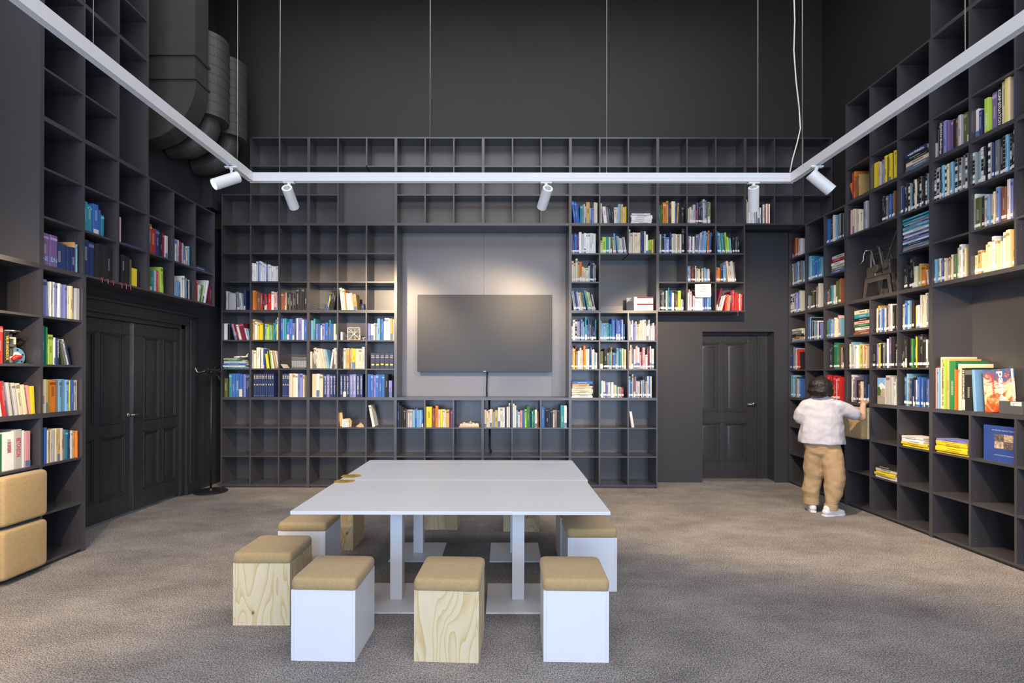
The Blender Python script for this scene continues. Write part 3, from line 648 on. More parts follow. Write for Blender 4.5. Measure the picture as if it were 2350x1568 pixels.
cell('B', 4, 4, 'k9/74 k6/74 w9/76 a7/74 a8/76 a5/74 c4/76 y12/75 c12/74 c12/74 w10/80')
cell('B', 3, 0, '_3 d12/68 _4 t12/86 b12/86 b18/86 b13/84 v10/84 n11/86 n6/86')
cell('B', 3, 1, '_4 n9/86 n7/86 n7/86 n7/86 n8/86 n7/86 n8/86 n8/86 n8/86 n7/86', 'gold')
cell('B', 3, 2, '_6 n9/86 n9/86 n9/86 c11/86 c9/86 w9/86 v9/86 v11/86 c6/80', 'gold')
cell('B', 3, 3, '_5 c16/86 w13/86 c13/82 n13/84 v11/84 n12/84 n10/84')
cell('B', 3, 4, '_3 n12/84 n12/84 n11/84 v12/84 v12/84 n13/84 n12/84')
cell('B', 3, 5, 'b12/84 b9/84 v9/80 b11/84 b12/84 b11/84 k12/84 _2 v12/62')
cell('B', 2, 5, 'T-11 _2 w9/80')
cell('B', 2, 6, 'n7/92 k9/80 k8/72 k9/66 g7/64 e7/64 e11/64 s9/62 b9/66 s6/62 s11/62 b6/64')
cell('B', 2, 7, 'y22/76 u13/68 o10/78 c8/64 y8/64 c9/64 c5/62 a12/64 m6/62 p5/62')
cell('B', 2, 9, 'c8/64 c6/60 c7/64 w7/66 a5/66 s5/56 a12/62 w9/72 w8/72 w9/72 n6/74 w8/76 w5/90')
cell('B', 2, 10, 'w7/88 w6/80 s6/62 w8/56 i8/62 b8/62 l8/66 G12/76 k6/62 t6/60 G6/62 w8/64 u6/58')
cell('B', 2, 11, 'b12/76 n6/70 k10/62 n7/64 k10/66 e7/62 g11/62 k12/60 t14/82 w10/80 n4/78')
cell('B', 2, 14, '_2 T-9 w10/58')
# back wall right of the screen
cell('B', 9, 12, 'T-7 b8/84 b8/80 b5/74 T0 t8/66 s5/70 c5/72 e5/64 a14/80 s6/60 v8/56 c9/78 w4/76')
cell('B', 9, 13, 'c8/76 T-6 w12/62 g9/60 k10/68 n6/60 T0 c9/60 e7/62 s8/74 a10/72 q6/62 y5/62')
stack('B', 9, 14, 'w6 w6 w7 w6/104 w7/106 w5/92', x0=.08, wid=.28, what='journal')
cell('B', 9, 15, 'G9/68 d6/70 o14/78 a8/84 n4/74 m6/72 q13/82 b6/80 T3 a6/76 T0 k8/62 k10/64')
cell('B', 9, 16, '#c8/58 c8/60 e7/52 e10/72 r3/50 p5/78 k10/68 n7/74 e8/90 g8/88 g8/80 l6/80')
cell('B', 9, 18, 'w6/90 q4/80 w9/76 w8/74 w6/76 e6/72 T-4 w8/78 T0 w6/60 k4/74 w8/72 r5/72 w6/74 o4/74 w4/74')
cell('B', 8, 12, '#v5/70 n6/70 b6/74 b6/70 m5/68 w10/80 e8/72 w8/76 w7/75 w7/75 w7/75 w7/75 w8/75')
cell('B', 8, 13, '#q9/48 l15/62 t9/62 e7/60 G6/62 T-4 a7/62 s6/76 T-8 s5/66 e6/64 c5/58 c6/58 v5/60 c5/60')
cell('B', 8, 14, 'w6/88 c8/76 c8/76 c8/76 c8/76 q6/78 n13/84 c6/82 w8/70 l7/48 l7/52 y6/52 g4/52')
cell('B', 8, 15, '#s5/84 e6/72 k10/68 s6/72 v14/60 n7/76 c6/72 e6/74 c6/74 w5/72 a7/72 w7/72 k9/92')
cell('B', 8, 16, '#n5/76 i5/64 w5/62 n5/62 w8/62 T4 g7/70 v7/72 T6 e7/78 v7/84 s7/84 s7/78 T3 o6/86 b5/78 k5/78')
cell('B', 8, 17, '#T-4 b5/84 t8/80 q4/78 t8/76 G6/76 l6/78 l6/62 l6/60 s6/58 T0 _2 k7/62 k6/60 e4/62 k7/64')
cell('B', 7, 12, '#c9/78 c6/70 c8/86 a7/74 o8/74 c8/56 c7/52 c10/52 e6/60 n6/76 k6/78 e5/70 g4/64')
cell('B', 7, 16, '#s9/58 e6/60 m4/58 u4/60 k7/58 c5/60 e6/50 q6/48 k6/48 c5/50 a4/52 s6/52 s6/50 e8/48 g4/46')
cell('B', 7, 17, '#o7/54 o7/54 o6/54 n8/54 s9/62 T-6 c8/78 c7/60 e6/76 c5/78 g6/74')
cell('B', 6, 12, '#T-8 e5/72 s4/74 m4/64 b5/68 e6/70 w5/66 a6/68 g5/70 t5/72 T-12 s4/76 l5/74 w5/70 c5/68 k4/66 e5/60')
cell('B', 6, 15, '#s6/70 k7/68 g8/70 k6/68 e8/74 t5/84 k4/84 b6/74 w9/66 k4/72 u9/60 l12/74 e5/42 v5/42')
cell('B', 6, 16, '#w7/66 i5/78 w5/70 m5/64 e7/56 w8/54 w7/56 w8/56 w7/54 v5/60 b6/64 m4/66 s6/72 b8/78')
cell('B', 6, 17, 'T14 m7/84 k5/50 w5/56 e5/56 w4/58 T4 r7/60 o7/58 i9/56 T0 m7/74 r9/76 r14/66 r7/60 w3/62 r7/62')
cell('B', 5, 12, '#c5/52 w8/76 x8/78 e5/70 v6/70 k3/66 v7/76 s5/70 s3/50 t6/86 s4/58 b5/76 e3/60 g4/58 n8/50 n8/50 t4/78')
cell('B', 5, 13, '#s6/72 s6/62 s7/62 s6/62 t5/60 t6/62 t6/60 b6/82 s4/74 b6/78 b6/78 v5/74 b7/76 b6/78 e4/76 b5/60')
cell('B', 5, 14, 'w4/80 e4/72 w5/60 w5/74 v8/62 w5/70 c6/60 c5/62 c8/74 w8/76 c7/76 w5/54 w4/60 w5/76 e5/52 w5/54 w6/64 i3/56')
cell('B', 4, 12, '#t4/74 i5/78 y6/74 m4/88 e5/64 w7/66 e7/78 c6/70 o8/85 c8/72 w7/74 n4/70 b4/82 w5/70 e6/72 s5/62 c5/60')
cell('B', 4, 13, '#d11/66 d4/66 k12/74 g8/60 t6/62 a5/80 b9/62 s4/60 g5/60 s6/78 g5/76 t7/78 w6/76 l4/74 c7/72')
cell('B', 4, 14, '#i6/68 q6/88 p7/80 w7/72 i8/84 w8/80 i6/62 m4/80 i10/80 w7/52 g4/76 m6/70 w5/84 w9/74')
cell('B', 3, 13, '#g3/62 t3/62 w7/62 c7/60 b4/58 v6/58 c7/56 s4/56 w9/56 e5/48 q6/46 t4/40 c5/40 g5/40 e4/38 m8/38')
cell('B', 3, 14, '#s7/78 b6/62 e5/86 u6/76 v5/78 w3/62 e10/60 n5/60 c5/62 s6/64 p5/60 c5/60 e7/78 b6/80 w5/78')
# right wall (far to near)
cell('R', 8, 0, '#T-3 o7/68 m5/66 e8/66 n5/64 T-6 o8/74 T0 r4/66 w19/64')
cell('R', 7, 0, '#T-3 e8/86 g8/86 i8/84 v9/84 v8/84 s10/84 u8/82 g8/84 s8/82')
cell('R', 7, 1, '#e8/80 s12/88 w4/70 t9/84 b7/64 b9/68 b9/70 t8/72 s8/72')
stack('R', 7, 2, 'b8 g9 e9 w9/96 k3 r10/92 e10/88', x0=.22, wid=.27, d0=.02)
cell('R', 8, 2, '#w4/80 b12/84 k9/74 g6/88 a5/88 c6/90 e6/88 s6/86 c6/86 g6/86 e6/86 k5/84 g6/84')
cell('R', 6, 0, '#x12/74 x10/74 e7/74 v9/76 b8/78 e10/80 e8/78')
cell('R', 6, 1, '#_4 g8/52 n10/68 G6/72 k5/70 a5/66 k6/62 s7/78 g5/76 a6/80 e7/86')
cell('R', 6, 2, '#p8/52 d9/56 u5/56 n6/70 t5/66 e8/66 G6/68 d8/76 b6/60 d6/80 u5/82')
stack('R', 5, 0, 's7 a9/90 k6/92 k6/88 g13/76 c7/74', x0=.06, wid=.30)
cell('R', 5, 1, '#b5/84 r5/68 s6/84 k4/80 e7/70 k8/66 s6/66 k7/64 g6/66 w5/66 n5/60 k4/58 v7/58')
cell('R', 5, 2, '#k4/60 G4/62 a5/66 b5/64 e8/62 s8/62 k4/60 w5/66 u4/60 c4/62 i7/72 c5/66 p4/60 s6/62')
cell('R', 4, 0, '#n7/60 s8/84 b7/84 g6/82 e6/80 e5/80 r10/76 s6/66 k5/66')
cell('R', 4, 2, '#_12 n8/72 n7/78 k4/78 G14/88 G8/86 t8/84 d7/82 i6/70 k9/66 k7/68')
cell('R', 3, 0, '#s6/84 t4/82 s6/84 b5/82 s6/84 g5/78 n5/76 e5/70 k6/68 s7/66 b6/70')
cell('R', 3, 1, '#_22 v6/50 e6/52 n8/60 w6/62 b6/70')
cell('R', 3, 2, '#r10/84 r7/84 e5/60 r8/78 m6/84 r10/82 m5/78 i4/70 r14/78')
cell('R', 9, 3, 'T-18 a6/56 o8/58 r6/58 T-2 r7/84 o7/88 u6/70 a7/74')
cell('R', 9, 4, 'y18/78 a7/74 e6/72 c6/72 v5/74 y5/72 y11/80 k3/74 y11/80 k3/76 y5/84 c4/78 y6/80')
stack('R', 9, 5, 'b7 g10 c11/96 k5 k8/90 n12/86', x0=.12, wid=.31, d0=.02)
cell('R', 8, 3, '_4 c7/70 i6/80 c7/80 c7/78 e10/72 c10/70 c9/64 e6/80 v8/86 e9/86')
cell('R', 8, 4, '#_32 e5/78 k7/74 k7/72 g8/72 n6/76 b7/72 k5/70 g5/72 u5/76')
cell('R', 8, 5, '#g5/80 n6/78 x7/84 k5/84 x7/80 s5/78 k6/80 x8/84 c6/80 k7/82 x7/84 e5/82 k6/80 x7/84 s6/82 k6/84')
stack('R', 7, 5, 's5 o4 t5 n6 w4 v7 n6 w4 v6 w6 t6 s6 n5 w4 t6 n3 t5', x0=.06, wid=.33, what='journal', jx=.006)
cell('R', 6, 5, '#_8 k8/62 k8/66 k5/66 k11/84 k8/84 c10/56 c6/58 a7/60 o12/52 T-8 c5/40 a6/42')
stack('R', 5, 3, 'u8 u7/98 w10/95 G8/90 i9/92 k10/86 t12/78 c12/72', x0=.20, wid=.29, d0=.03)
cell('R', 5, 4, '#_6 e4/70 w4/74 a8/80 b7/64 e6/72 b5/68 e7/70 k4/74 t7/80 m3/72 i5/78 w6/78 t5/74 k8/72 e6/70 g5/70')
cell('R', 5, 5, '#_8 e7/70 b8/80 s8/78 g5/70 k8/78 y4/60 w11/62 p4/74 e7/88 c6/86 w9/90 g6/88')
cell('R', 4, 3, '#_6 c4/78 e5/84 s5/84 w6/76 v7/74 w8/74 e9/76 l5/72 a6/74 c5/72 o5/74 t5/70 c6/68')
cell('R', 4, 4, '#k10/70 v8/72 y7/74 q7/74 k7/72 g7/72 n8/76 w7/84 p12/88 k12/88 k10/72')
cell('R', 4, 5, '#k7/82 k6/84 g4/80 k7/80 k6/78 k6/80 G6/78 k7/86 y3/82 k8/86 k9/88 k10/80 w5/74 k9/76')
cell('R', 3, 3, '#_8 w7/86 e8/72 g7/70 p5/78 k6/68 u9/62 c9/64 n13/82 k8/72 b6/56')
cell('R', 3, 4, '_52 e16/84 e9/80 w6/66 e8/74 w6/70')
cell('R', 3, 5, '#_8 k5/84 b7/80 s7/88 g6/76 n6/74 k5/78 n5/70 w6/72 b9/80 n6/66 b6/76 n5/70 b7/72 v6/74')
cell('R', 9, 6, 'e3/40 g9/74 k12/86 v9/84 p9/78 p9/78 k10/72 u5/74 e8/76 d11/78 d10/76')
cell('R', 9, 7, 'w9/70 w5/66 n8/60 k6/56 l11/80 p12/86 k12/90 c11/98 y4/99 q8/98 v9/99')
cell('R', 8, 6, '#x7/80 x8/82 k5/78 s7/84 x6/80 c6/82 k5/80 s7/82 e6/80 x8/84 k5/82 x7/82 g6/84 x7/86 k5/86')
cell('R', 8, 7, '#x7/78 s6/80 e6/82 x7/82 k5/80 s6/82 x7/84 n5/82 g9/84 k7/84 x7/86 s7/86 x6/86 k6/86 x7/88')
cell('R', 7, 7, '#w5/86 d14/74 k5/74 e10/74 s4/70 i5/72 q5/76 w8/84 v6/80 s5/78 u11/76 w7/90 v6/88 p6/86')
cell('R', 6, 6, '#s6/62 s6/62 c6/60 v4/58 n5/60 c6/58 e5/56 a5/58 b4/60 c5/62 u4/60 G4/62 c7/76 w8/82 e6/72 q6/70')
cell('R', 6, 7, '#q8/46 a10/56 q6/48 q8/66 q7/70 w8/80 a6/68 q7/60 q5/64 w10/82 q10/84 a9/84')
cell('R', 9, 9, 'w18/64 e8/70 n10/80 w12/76')
cell('R', 7, 9, 's10/70 w14/80 b8/76 c12/80')
# left wall (near to far)
cell('L', 6, 6, 'p19/70 p19/70 n15/58 n12/58 n10/56 n10/56 a4/70 s4/66')
cell('L', 5, 6, 'b7/80 T-4 v14/80 T0 w5/78 v4/78 w5/78 v5/78 w5/77 v4/78 w5/77 v5/77 w5/76 w5/76 q9/76 k5/72 e12/74')
cell('L', 4, 6, 't8/84 t8/84 G3/82 l13/66 w5/60 n8/60 T-14 d6/56 g6/58 w6/58 n6/56')
cell('L', 3, 6, 'c14/72 a6/70 y8/72 o16/72 g2/70 s8/70 s10/72 s8/72 y3/70 b9/70 e6/68 c7/70')
cell('L', 2, 6, 'n4/76 b5/74 b8/78 c6/72 c6/72 c6/70 e7/70 c6/72 a7/72 c6/72 e5/70 e8/68 t9/66 n5/66 w6/64 a7/62 o5/62')
cell('L', 4, 5, '_12 r14/74 k12/66')
cell('L', 3, 5, '_8 T-8 b4/60 w7/64 r5/70 p7/70 e7/68 e5/64 e8/66 c10/64 c10/62 q7/62 i8/60 T-3 y9/58')
cell('L', 2, 5, 'e8/70 o11/70 G11/74 w24/78 e16/80 w7/76 i12/74')
cell('L', 8, 7, '_100')
cell('L', 7, 7, 't16/70 t14/66 b16/72 b14/64 t10/54')
cell('L', 7, 8, 'k7/72 g4/70 s4/68 i4/68')
cell('L', 6, 7, 'n20/84 n20/84 k18/84 k18/84 k17/84')
cell('L', 6, 8, 'k15/76 k15/76 k15/76 d9/70 y24/50')
cell('L', 7, 9, 'u20/82 r20/76 n16/76 k8/74 m9/72 e12/66')
cell('L', 6, 9, 'd6/60 G7/60 G8/58 t14/60 e7/60 r6/62 i9/58 T-3 l12/76')
cell('L', 7, 10, 'e7/50 s5/52 q6/52 v12/70 e6/70 m5/66 k6/62 e6/66 b7/60 c5/58 n5/58 c7/60 w6/62 s5/64')
cell('L', 6, 10, 'e14/58 s16/50 b8/46 b6/46 w8/66 w7/70 t5/66 s5/64 _4 k5/60 e6/62')
cell('L', 6, 11, 'e5/58 v8/68 r9/70 T10 w12/56 G9/58 l8/60 T14 w8/80 w8/80 T0 m12/64')
stack('L', 7, 11, 'n12', x0=.05, wid=.34)
stack('L', 7, 8, 'b4', x0=.26, wid=.26)
# piles low on the right wall and stacks on the back wall
stack('R', 1, 4, 'w7 y7/94 y5/90 c9/98 k7/96', x0=.12, wid=.31, d0=.0, what='magazine', jx=.02)
stack('R', 2, 5, 'y6 y6/98 w6/80 w5/82 w5/80', x0=.05, wid=.33, d0=.0, what='magazine', jx=.02)
stack('R', 2, 6, 'y5 y5 y5/99 y5/98 y5/98 y4/96 v5/90', x0=.06, wid=.33, d0=.0, what='magazine', jx=.006)
stack('B', 4, 0, 't6 w5/96 b8/100 e7/94 G7/80 w3/60', x0=.0, wid=.32, what='book', d0=.0)
stack('B', 3, 12, 'w5 w5/94 e4/92 c6/98 c5/100 e5/100 c6/94 c5/96 a8/80 b10/96', x0=.01, wid=.29, what='paper bundle', jx=.015)
# niche in the right wall: large books
CELL[('R', 3, 6)] = (2 * B + T, ZB + B + T)
cell('R', 3, 6, '_1 i3/104 r3/106 s4/104 c14/131 l4/127 a7/125 G17/120 n4/100 o3/100 w7/112 q6/110 k9/102 k19/102 T-3 s8/98', wide=1.5, dep=.30)
def project(p):
    q = _Rm.transposed() @ (p - Vector((0, 0, H))); return (CX + F * q.x / q.y, CY - F * q.z / q.y) if q.y > .1 else (-999, -999)
def size_px(b):
    u1 = b['u'] + b['w']; ps = [project(wpos(b['wall'], x, 0, z)) for x, z in ((b['u'], b['v']), (u1, b['v']), (u1, b['v'] + b['h']), (b['u'], b['v'] + b['h']))]
    ps = [(min(max(x, 0), 2350), min(max(y, 0), 1568)) for x, y in ps]
    return abs(sum(ps[i][0] * ps[(i + 1) % 4][1] - ps[(i + 1) % 4][0] * ps[i][1] for i in range(4))) / 2
def book_mb(b, cov, pag, lab, M=None):
    """four covers/spine boards into cov, the page block into pag; local x thickness, y depth, z height"""
    w_, h_, dp, c = b['w'] - .0018, b['h'], b['dep'], b['rgb']; t = min(.0022, w_ * .2)
    X = (lambda *a: a)
    if b['flat']:
        cov.box(0, w_, 0, dp, 0, t, c, M); cov.box(0, w_, 0, dp, h_ - t, h_, c, M); cov.box(0, w_, 0, t, t, h_ - t, c, M)
        pag.box(.003, w_ - .003, t, dp - .003, t, h_ - t, (.70, .66, .56), M)
    else:
        cov.box(0, t, .004, dp, 0, h_, c, M); cov.box(w_ - t, w_, .004, dp, 0, h_, c, M)
        a = min(w_ * .28, .006); pr = [(t * .2, .0025), (a, .0), (w_ - a, .0), (w_ - t * .2, .0025), (w_ - t, .0065), (t, .0065)]
        vs = [Vector((x, y, z)) for z in (.0, h_) for x, y in pr]; vs = [M @ p for p in vs] if M else vs
        cov.add(vs, [(k, (k + 1) % 6, (k + 1) % 6 + 6, k + 6) for k in range(6)] + [tuple(range(5, -1, -1)), tuple(range(6, 12))], c)
        pag.box(t, w_ - t, t, dp - .003, .003, h_ - .003, (.70, .66, .56), M)
    # printed fields on the spine
    rnd = b['rnd']; q = lambda x0, x1, z0, z1, col: lab_or.box(x0, x1, -.0004, 0, z0, z1, col, M)
    lab_or = cov
    lum = sum(c) / 3; ink = tuple(x * .5 + .28 for x in c) if lum < .25 else tuple(x * .35 for x in c)
    if b['flat']:
        if h_ > .012: a = w_ * rnd[0] * .3 + .03; q(a, a + w_ * .45, h_ * .35, h_ * .65, ink)
        return
    if b['c'] == 'x':
        n = 9
        for k in range(n):
            col = (.02, .02, .02) if rnd[k % 6] * 9.7 % 1 < .5 else (.72, .70, .64) if rnd[(k + 2) % 6] < .75 else (.25, .35, .45)
            q(t, w_ - t, h_ * (k + .1) / n, h_ * (k + .9) / n, col)
    elif b['lab'] == 'gold' and b['c'] == 'n':
        for z, zh in ((.50, .06), (.78, .04), (.84, .06), (.92, .02), (.05, .012)): q(w_ * .22, w_ * .78, h_ * z, h_ * (z + zh), (.50, .42, .28))
    elif w_ > .009:
        if rnd[0] < .6:
            z0 = .25 + rnd[1] * .25; z1 = z0 + .18 + rnd[2] * .28; g = w_ * (.36 if rnd[3] < .6 else .30)
            z = z0                                       # title drawn as a row of short strokes
            while z < z1: q(g, w_ - g, h_ * z, h_ * z + .006, ink); z += .0095 / h_
        if rnd[4] < .30: q(t, w_ - t, h_ * .84, h_ * (.90 + rnd[5] * .05), tuple(min(.85, x * 1.8 + .1) for x in c) if lum < .3 else tuple(x * .4 for x in c))
        if .3 < rnd[4] < .42: q(t * .5, w_ - t * .5, 0.004, h_ * (.15 + .2 * rnd[5]), (.62, .60, .55) if lum < .3 else (.12, .2, .35))
    if b['st']:
        z = .022 + .004 * rnd[5]; lab.box(.0008, w_ - .0008, -.0008, 0, z, z + .026, (.80, .79, .80), M)
for b in BOOKS:
    b['rgb'] = jit(PAL[b['c']][0]); b['rnd'] = [random.random() for _ in range(6)]; b['px'] = size_px(b)
    b['name'] = {'book': 'book', 'journal': 'journal', 'magazine': 'magazine', 'paper bundle': 'paper_bundle'}[b.get('what', 'book')]
bk = sorted([b for b in BOOKS if b['name'] == 'book'], key=lambda b: -b['px'])
SINGLE = bk[:288] + [b for b in BOOKS if b['name'] != 'book']
REST = bk[288:]
WN = {'B': 'back wall', 'R': 'right wall', 'L': 'left wall'}
def bmat(b):
    p = wpos(b['wall'], b['u'], b['d'], b['v']); return Matrix.Translation(p) @ Matrix.Rotation(WALL[b['wall']][1], 4, 'Z') @ Matrix.Translation((0, 0, (b['w'] * math.sin(R(b['t'])) if b['t'] > 0 else 0))) @ Matrix.Rotation(R(b['t']), 4, 'Y')
def where(b):
    if b['wall'] == 'R' and b['row'] == 3 and b['col'] == 6: return 'big niche of right wall'
    rw_ = ORD[b['row']] + ' row'; c_ = b['col']
    if b['wall'] == 'B': return 'back wall, %s, %s column %s' % (rw_, ORD[c_ % 6] if c_ < 12 else ORD[c_ - 12], 'from left' if c_ < 6 else 'under screen' if c_ < 12 else 'beyond screen')
    if b['wall'] == 'R': return 'right wall, %s, %s column from corner' % (rw_, ORD[c_])
    return 'left wall, %s, %s column from corner' % (rw_, ORD[11 - c_])
for b in SINGLE:
    cov, pag, lab = MB(), MB(), MB(); book_mb(b, cov, pag, lab)
    cn = PAL[b['c']][1]
    if b['flat']: desc = '%s %s, %s from bottom, %s' % (cn, b.get('what', 'book'), ORD[b['i']], where(b))
    else:
        tall = 'tall ' if b['h'] > .30 else 'low ' if b['h'] < .19 else ''
        lean = ' leaning' if b['t'] else ''
        desc = '%s%s book%s, %s from left, %s' % (tall, cn, lean, ORD[b['i']], where(b))
    ws = desc.split()
    if len(ws) > 16: desc = desc.replace('black and white patterned', 'patterned').replace('tall ', '').replace('low ', ''); ws = desc.split()
    if len(ws) > 16: desc = desc.replace(' from corner', '')
    o = tag(cov.build(b['name'], 'book_cover'), desc, b.get('what', 'book'), '%ss on the %s' % (b.get('what', 'book'), WN[b['wall']] + ' shelves'))
    o.matrix_world = bmat(b)
    pag.build('pages', 'book_cover', o)
    if lab.v: lab.build('spine_label', 'book_cover', o)
    b['obj'] = o
cov = MB()
for b in REST: book_mb(b, cov, cov, cov, bmat(b))
o = cov.build('books', 'book_cover'); tag(o, 'the many smaller books filling the farther cubbies of all three shelf walls', 'books', kind='stuff')
def find(wall, row, col, i): return next((b for b in BOOKS if (b['wall'], b['row'], b['col'], b['i']) == (wall, row, col, i)), None)
def spine_text(wall, row, col, i, txt, mat='white_ink', z0=.15, z1=.85, wf=.55, flip=False, cx=.5):
    b = find(wall, row, col, i)
    if not b or 'obj' not in b: return
    L = b['h'] * (z1 - z0); text_on('spine_title', txt, mat, b['obj'], b['w'] * cx, -.0016, b['h'] * (z0 + z1) / 2, L, b['w'] * wf, spin=90 if flip else -90)
plain('ink_gold', (.75, .55, .08), .5); plain('ink_blue', (.25, .45, .85), .5); plain('ink_red', (.65, .05, .08), .5); plain('ink_cyan', (.1, .5, .8), .5)
spine_text('L', 4, 5, 1, 'VALVE HANDBOOK', 'ink_gold', .1, .85, .5)
spine_text('L', 2, 5, 4, 'BETONSON', 'ink_red', .3, .78, .6)
spine_text('L', 2, 5, 3, 'FLOWSERVE', 'ink_red', .45, .72, .35)
spine_text('L', 4, 6, 5, 'Piping Handbook', 'white_ink', .25, .95, .5)
spine_text('R', 9, 6, 2, 'MVRDV Buildings', 'white_ink', .05, .95, .55)
spine_text('R', 9, 7, 6, 'KCAP SITUATION', 'white_ink', .08, .95, .6)
spine_text('R', 9, 7, 4, 'PLANNING', 'white_ink', .08, .55, .5)
spine_text('R', 9, 9, 0, 'FARMAX', 'ink', .12, .9, .6)
spine_text('R', 4, 4, 10, 'MECANOO', 'white_ink', .1, .7, .5)
spine_text('B', 8, 15, 4, 'OMA/AMO', 'white_ink', .1, .9, .5)
spine_text('R', 3, 6, 11, 'DE BOSATLAS VAN NEDERLAND', 'white_ink', .05, .95, .5)
spine_text('R', 3, 6, 3, 'GROTE ATLAS VAN NEDERLAND 1930-1950', 'ink', .06, .96, .3)
for k in range(2):
    b = find('L', 6, 6, k)
    if b and 'obj' in b: text_on('spine_title', ('NE', 'EN')[k], 'ink_blue', b['obj'], b['w'] / 2, -.0016, b['h'] * .22, b['w'] * .8, .035)
b = find('R', 9, 5, 5)
if b and 'obj' in b: text_on('spine_title', 'van Nelle', 'white_ink', b['obj'], b['w'] * .5, -.0016, b['h'] * .5, b['w'] * .75, b['h'] * .55)
for k, s_ in ((3, "JANE'S"), (4, "JANE'S"), (5, "JANE'S"), (6, "JANE'S")): spine_text('B', 3, 3, k, s_ + ' ALL THE WORLD', 'white_ink', .12, .92, .45)
for k in range(7): spine_text('B', 3, 4, k, "JANE'S FIGHTING SHIPS", 'white_ink', .12, .92, .4)
spine_text('B', 3, 3, 0, "JANE'S FREIGHT", 'ink_gold', .3, .92, .5)
#PART4
# ------------------------------------------------------------------ other things on the shelves
def at_cell(wall, row, col, du=0, d=0.0, dv=0.0):
    u, v = CELL[(wall, row, col)]; return wpos(wall, u + du, d, v + dv)
def sthing(name, label, cat, wall, row, col, du=0, d=.03, group=None, dv=0.0):
    return thing(name, label, cat, at_cell(wall, row, col, du, d, dv), WALL[wall][1], group)
# five navy file boxes with yellow labels
for k in range(5):
    t = sthing('file_box', 'navy file box with yellow label, %s of five beside the screen niche' % (ORD[k] if k < 4 else 'last'), 'file box', 'B', 4, 5, .044 + k * .064, group='navy file boxes beside the screen')
    MB().box(0, .061, 0, .24, 0, .215).build('box_body', 'navy_card' if 'navy_card' in MAT else plain('navy_card', (.035, .045, .085), .6).name, t, bevel=.002)
    MB().box(.012, .049, -.0008, 0, .045 + .006 * (k == 2), .065 + .006 * (k == 2)).build('yellow_label', 'yellow_label' if 'yellow_label' in MAT else plain('yellow_label', (.80, .78, .05), .6).name, t)
    g = MB()
    for z in (.150, .156, .172, .178): g.box(.010, .051, -.0008, 0, z, z + .002)
    g.build('print_lines', 'white_ink', t)
# model airplane on the book pile
hp = sum(b['h'] + .0003 for b in BOOKS if (b['wall'], b['row'], b['col']) == ('B', 4, 0))
t = sthing('model_airplane', 'white model airplane on the flat book pile, back wall far left', 'model airplane', 'B', 4, 0, .20, .10, dv=hp)
MB().tube([(-.10, 0, .020), (-.085, 0, .022), (-.05, 0, .024), (.05, 0, .026), (.09, 0, .032), (.105, 0, .036)], [.003, .011, .014, .013, .006, .002], 12).build('fuselage', 'valve_cream', t, smooth=True)
m = MB(); m.add([(-.02, 0, .018), (.02, 0, .018), (.055, -.095, .024), (.04, -.095, .024), (-.02, 0, .022), (.02, 0, .022), (.055, -.095, .026), (.04, -.095, .026)], [(0, 1, 2, 3), (7, 6, 5, 4), (0, 4, 5, 1), (1, 5, 6, 2), (2, 6, 7, 3), (3, 7, 4, 0)])
m.add([(-.02, 0, .018), (.02, 0, .018), (.055, .095, .024), (.04, .095, .024), (-.02, 0, .022), (.02, 0, .022), (.055, .095, .026), (.04, .095, .026)], [(3, 2, 1, 0), (4, 5, 6, 7), (1, 5, 4, 0), (2, 6, 5, 1), (3, 7, 6, 2), (0, 4, 7, 3)]); m.build('wing', 'valve_cream', t)
MB().extrude([(.065, .034), (.09, .034), (.108, .072), (.096, .072)], -.0015, .0015).build('tail_fin', 'valve_cream', t)
MB().box(-.012, .012, -.012, .012, 0, .003).cyl((0, 0, 0), (0, 0, .02), .003, n=8).build('stand', 'grey_plastic', t)
# grey electronic module and open folder
t = sthing('control_module', 'grey plastic control module with terminal blocks, back wall', 'electronic module', 'B', 4, 2, .155, .02)
MB().box(0, .20, .005, .10, .012, .150).build('casing', 'grey_plastic', t, bevel=.003)
for k in range(6):
    MB().box(.006 + k * .032, .034 + k * .032, -.006, .005, .02, .10).box(.010 + k * .032, .030 + k * .032, -.010, -.006, .06, .095).box(.012 + k * .032, .018 + k * .032, -.008, -.006, .03, .05).build('terminal_block', 'grey_plastic', t, bevel=.001)
MB().box(0, .20, 0, .008, .108, .145).build('top_rail', 'dark_steel', t); MB().box(.0, .20, -.012, .10, 0, .012).build('foot_rail', 'dark_steel', t)
t = sthing('folder', 'thin black folder propped open beside the grey control module', 'folder', 'B', 4, 2, .035, .04)
MB().box(0, .004, 0, .22, 0, .15).build('cover', 'card_grey', t, rot=(0, R(-35), 0)); MB().box(-.0, .13, .0, .22, 0, .004).build('cover', 'card_grey', t); MB().box(.0041, .006, .002, .2, .006, .145).build('sheet', 'paper', t, rot=(0, R(-35), 0))
# square lattice model with bits of metal
t = sthing('lattice_model', 'square cream lattice model with radiating bars, back wall cubby', 'lattice model', 'B', 5, 4, .105, .06)
m = MB(); S_ = .176
for a in (0, S_ - .009): m.box(a, a + .009, 0, .05, 0, S_).box(.009, S_ - .009, 0, .05, a, a + .009)
m.build('frame', 'model_cream', t)
m = MB(); cc = S_ / 2
for k in range(8):
    a = R(45 * k + 45); L_ = cc * (1.28 if k % 2 == 0 else .92)
    m.cyl((cc, .02, cc), (cc + math.cos(a) * L_, .02, cc + math.sin(a) * L_), .0045, n=6)
for k in range(4):
    for j in (1, 2, 3):
        a = R(90 * k + 45); px_, pz_ = cc + math.cos(a) * j * .026, cc + math.sin(a) * j * .026
        for s_ in (a + R(45), a - R(45)): m.cyl((px_, .02, pz_), (px_ + math.cos(s_) * (.09 - j * .016), .02, pz_ + math.sin(s_) * (.09 - j * .016)), .0032, n=6)
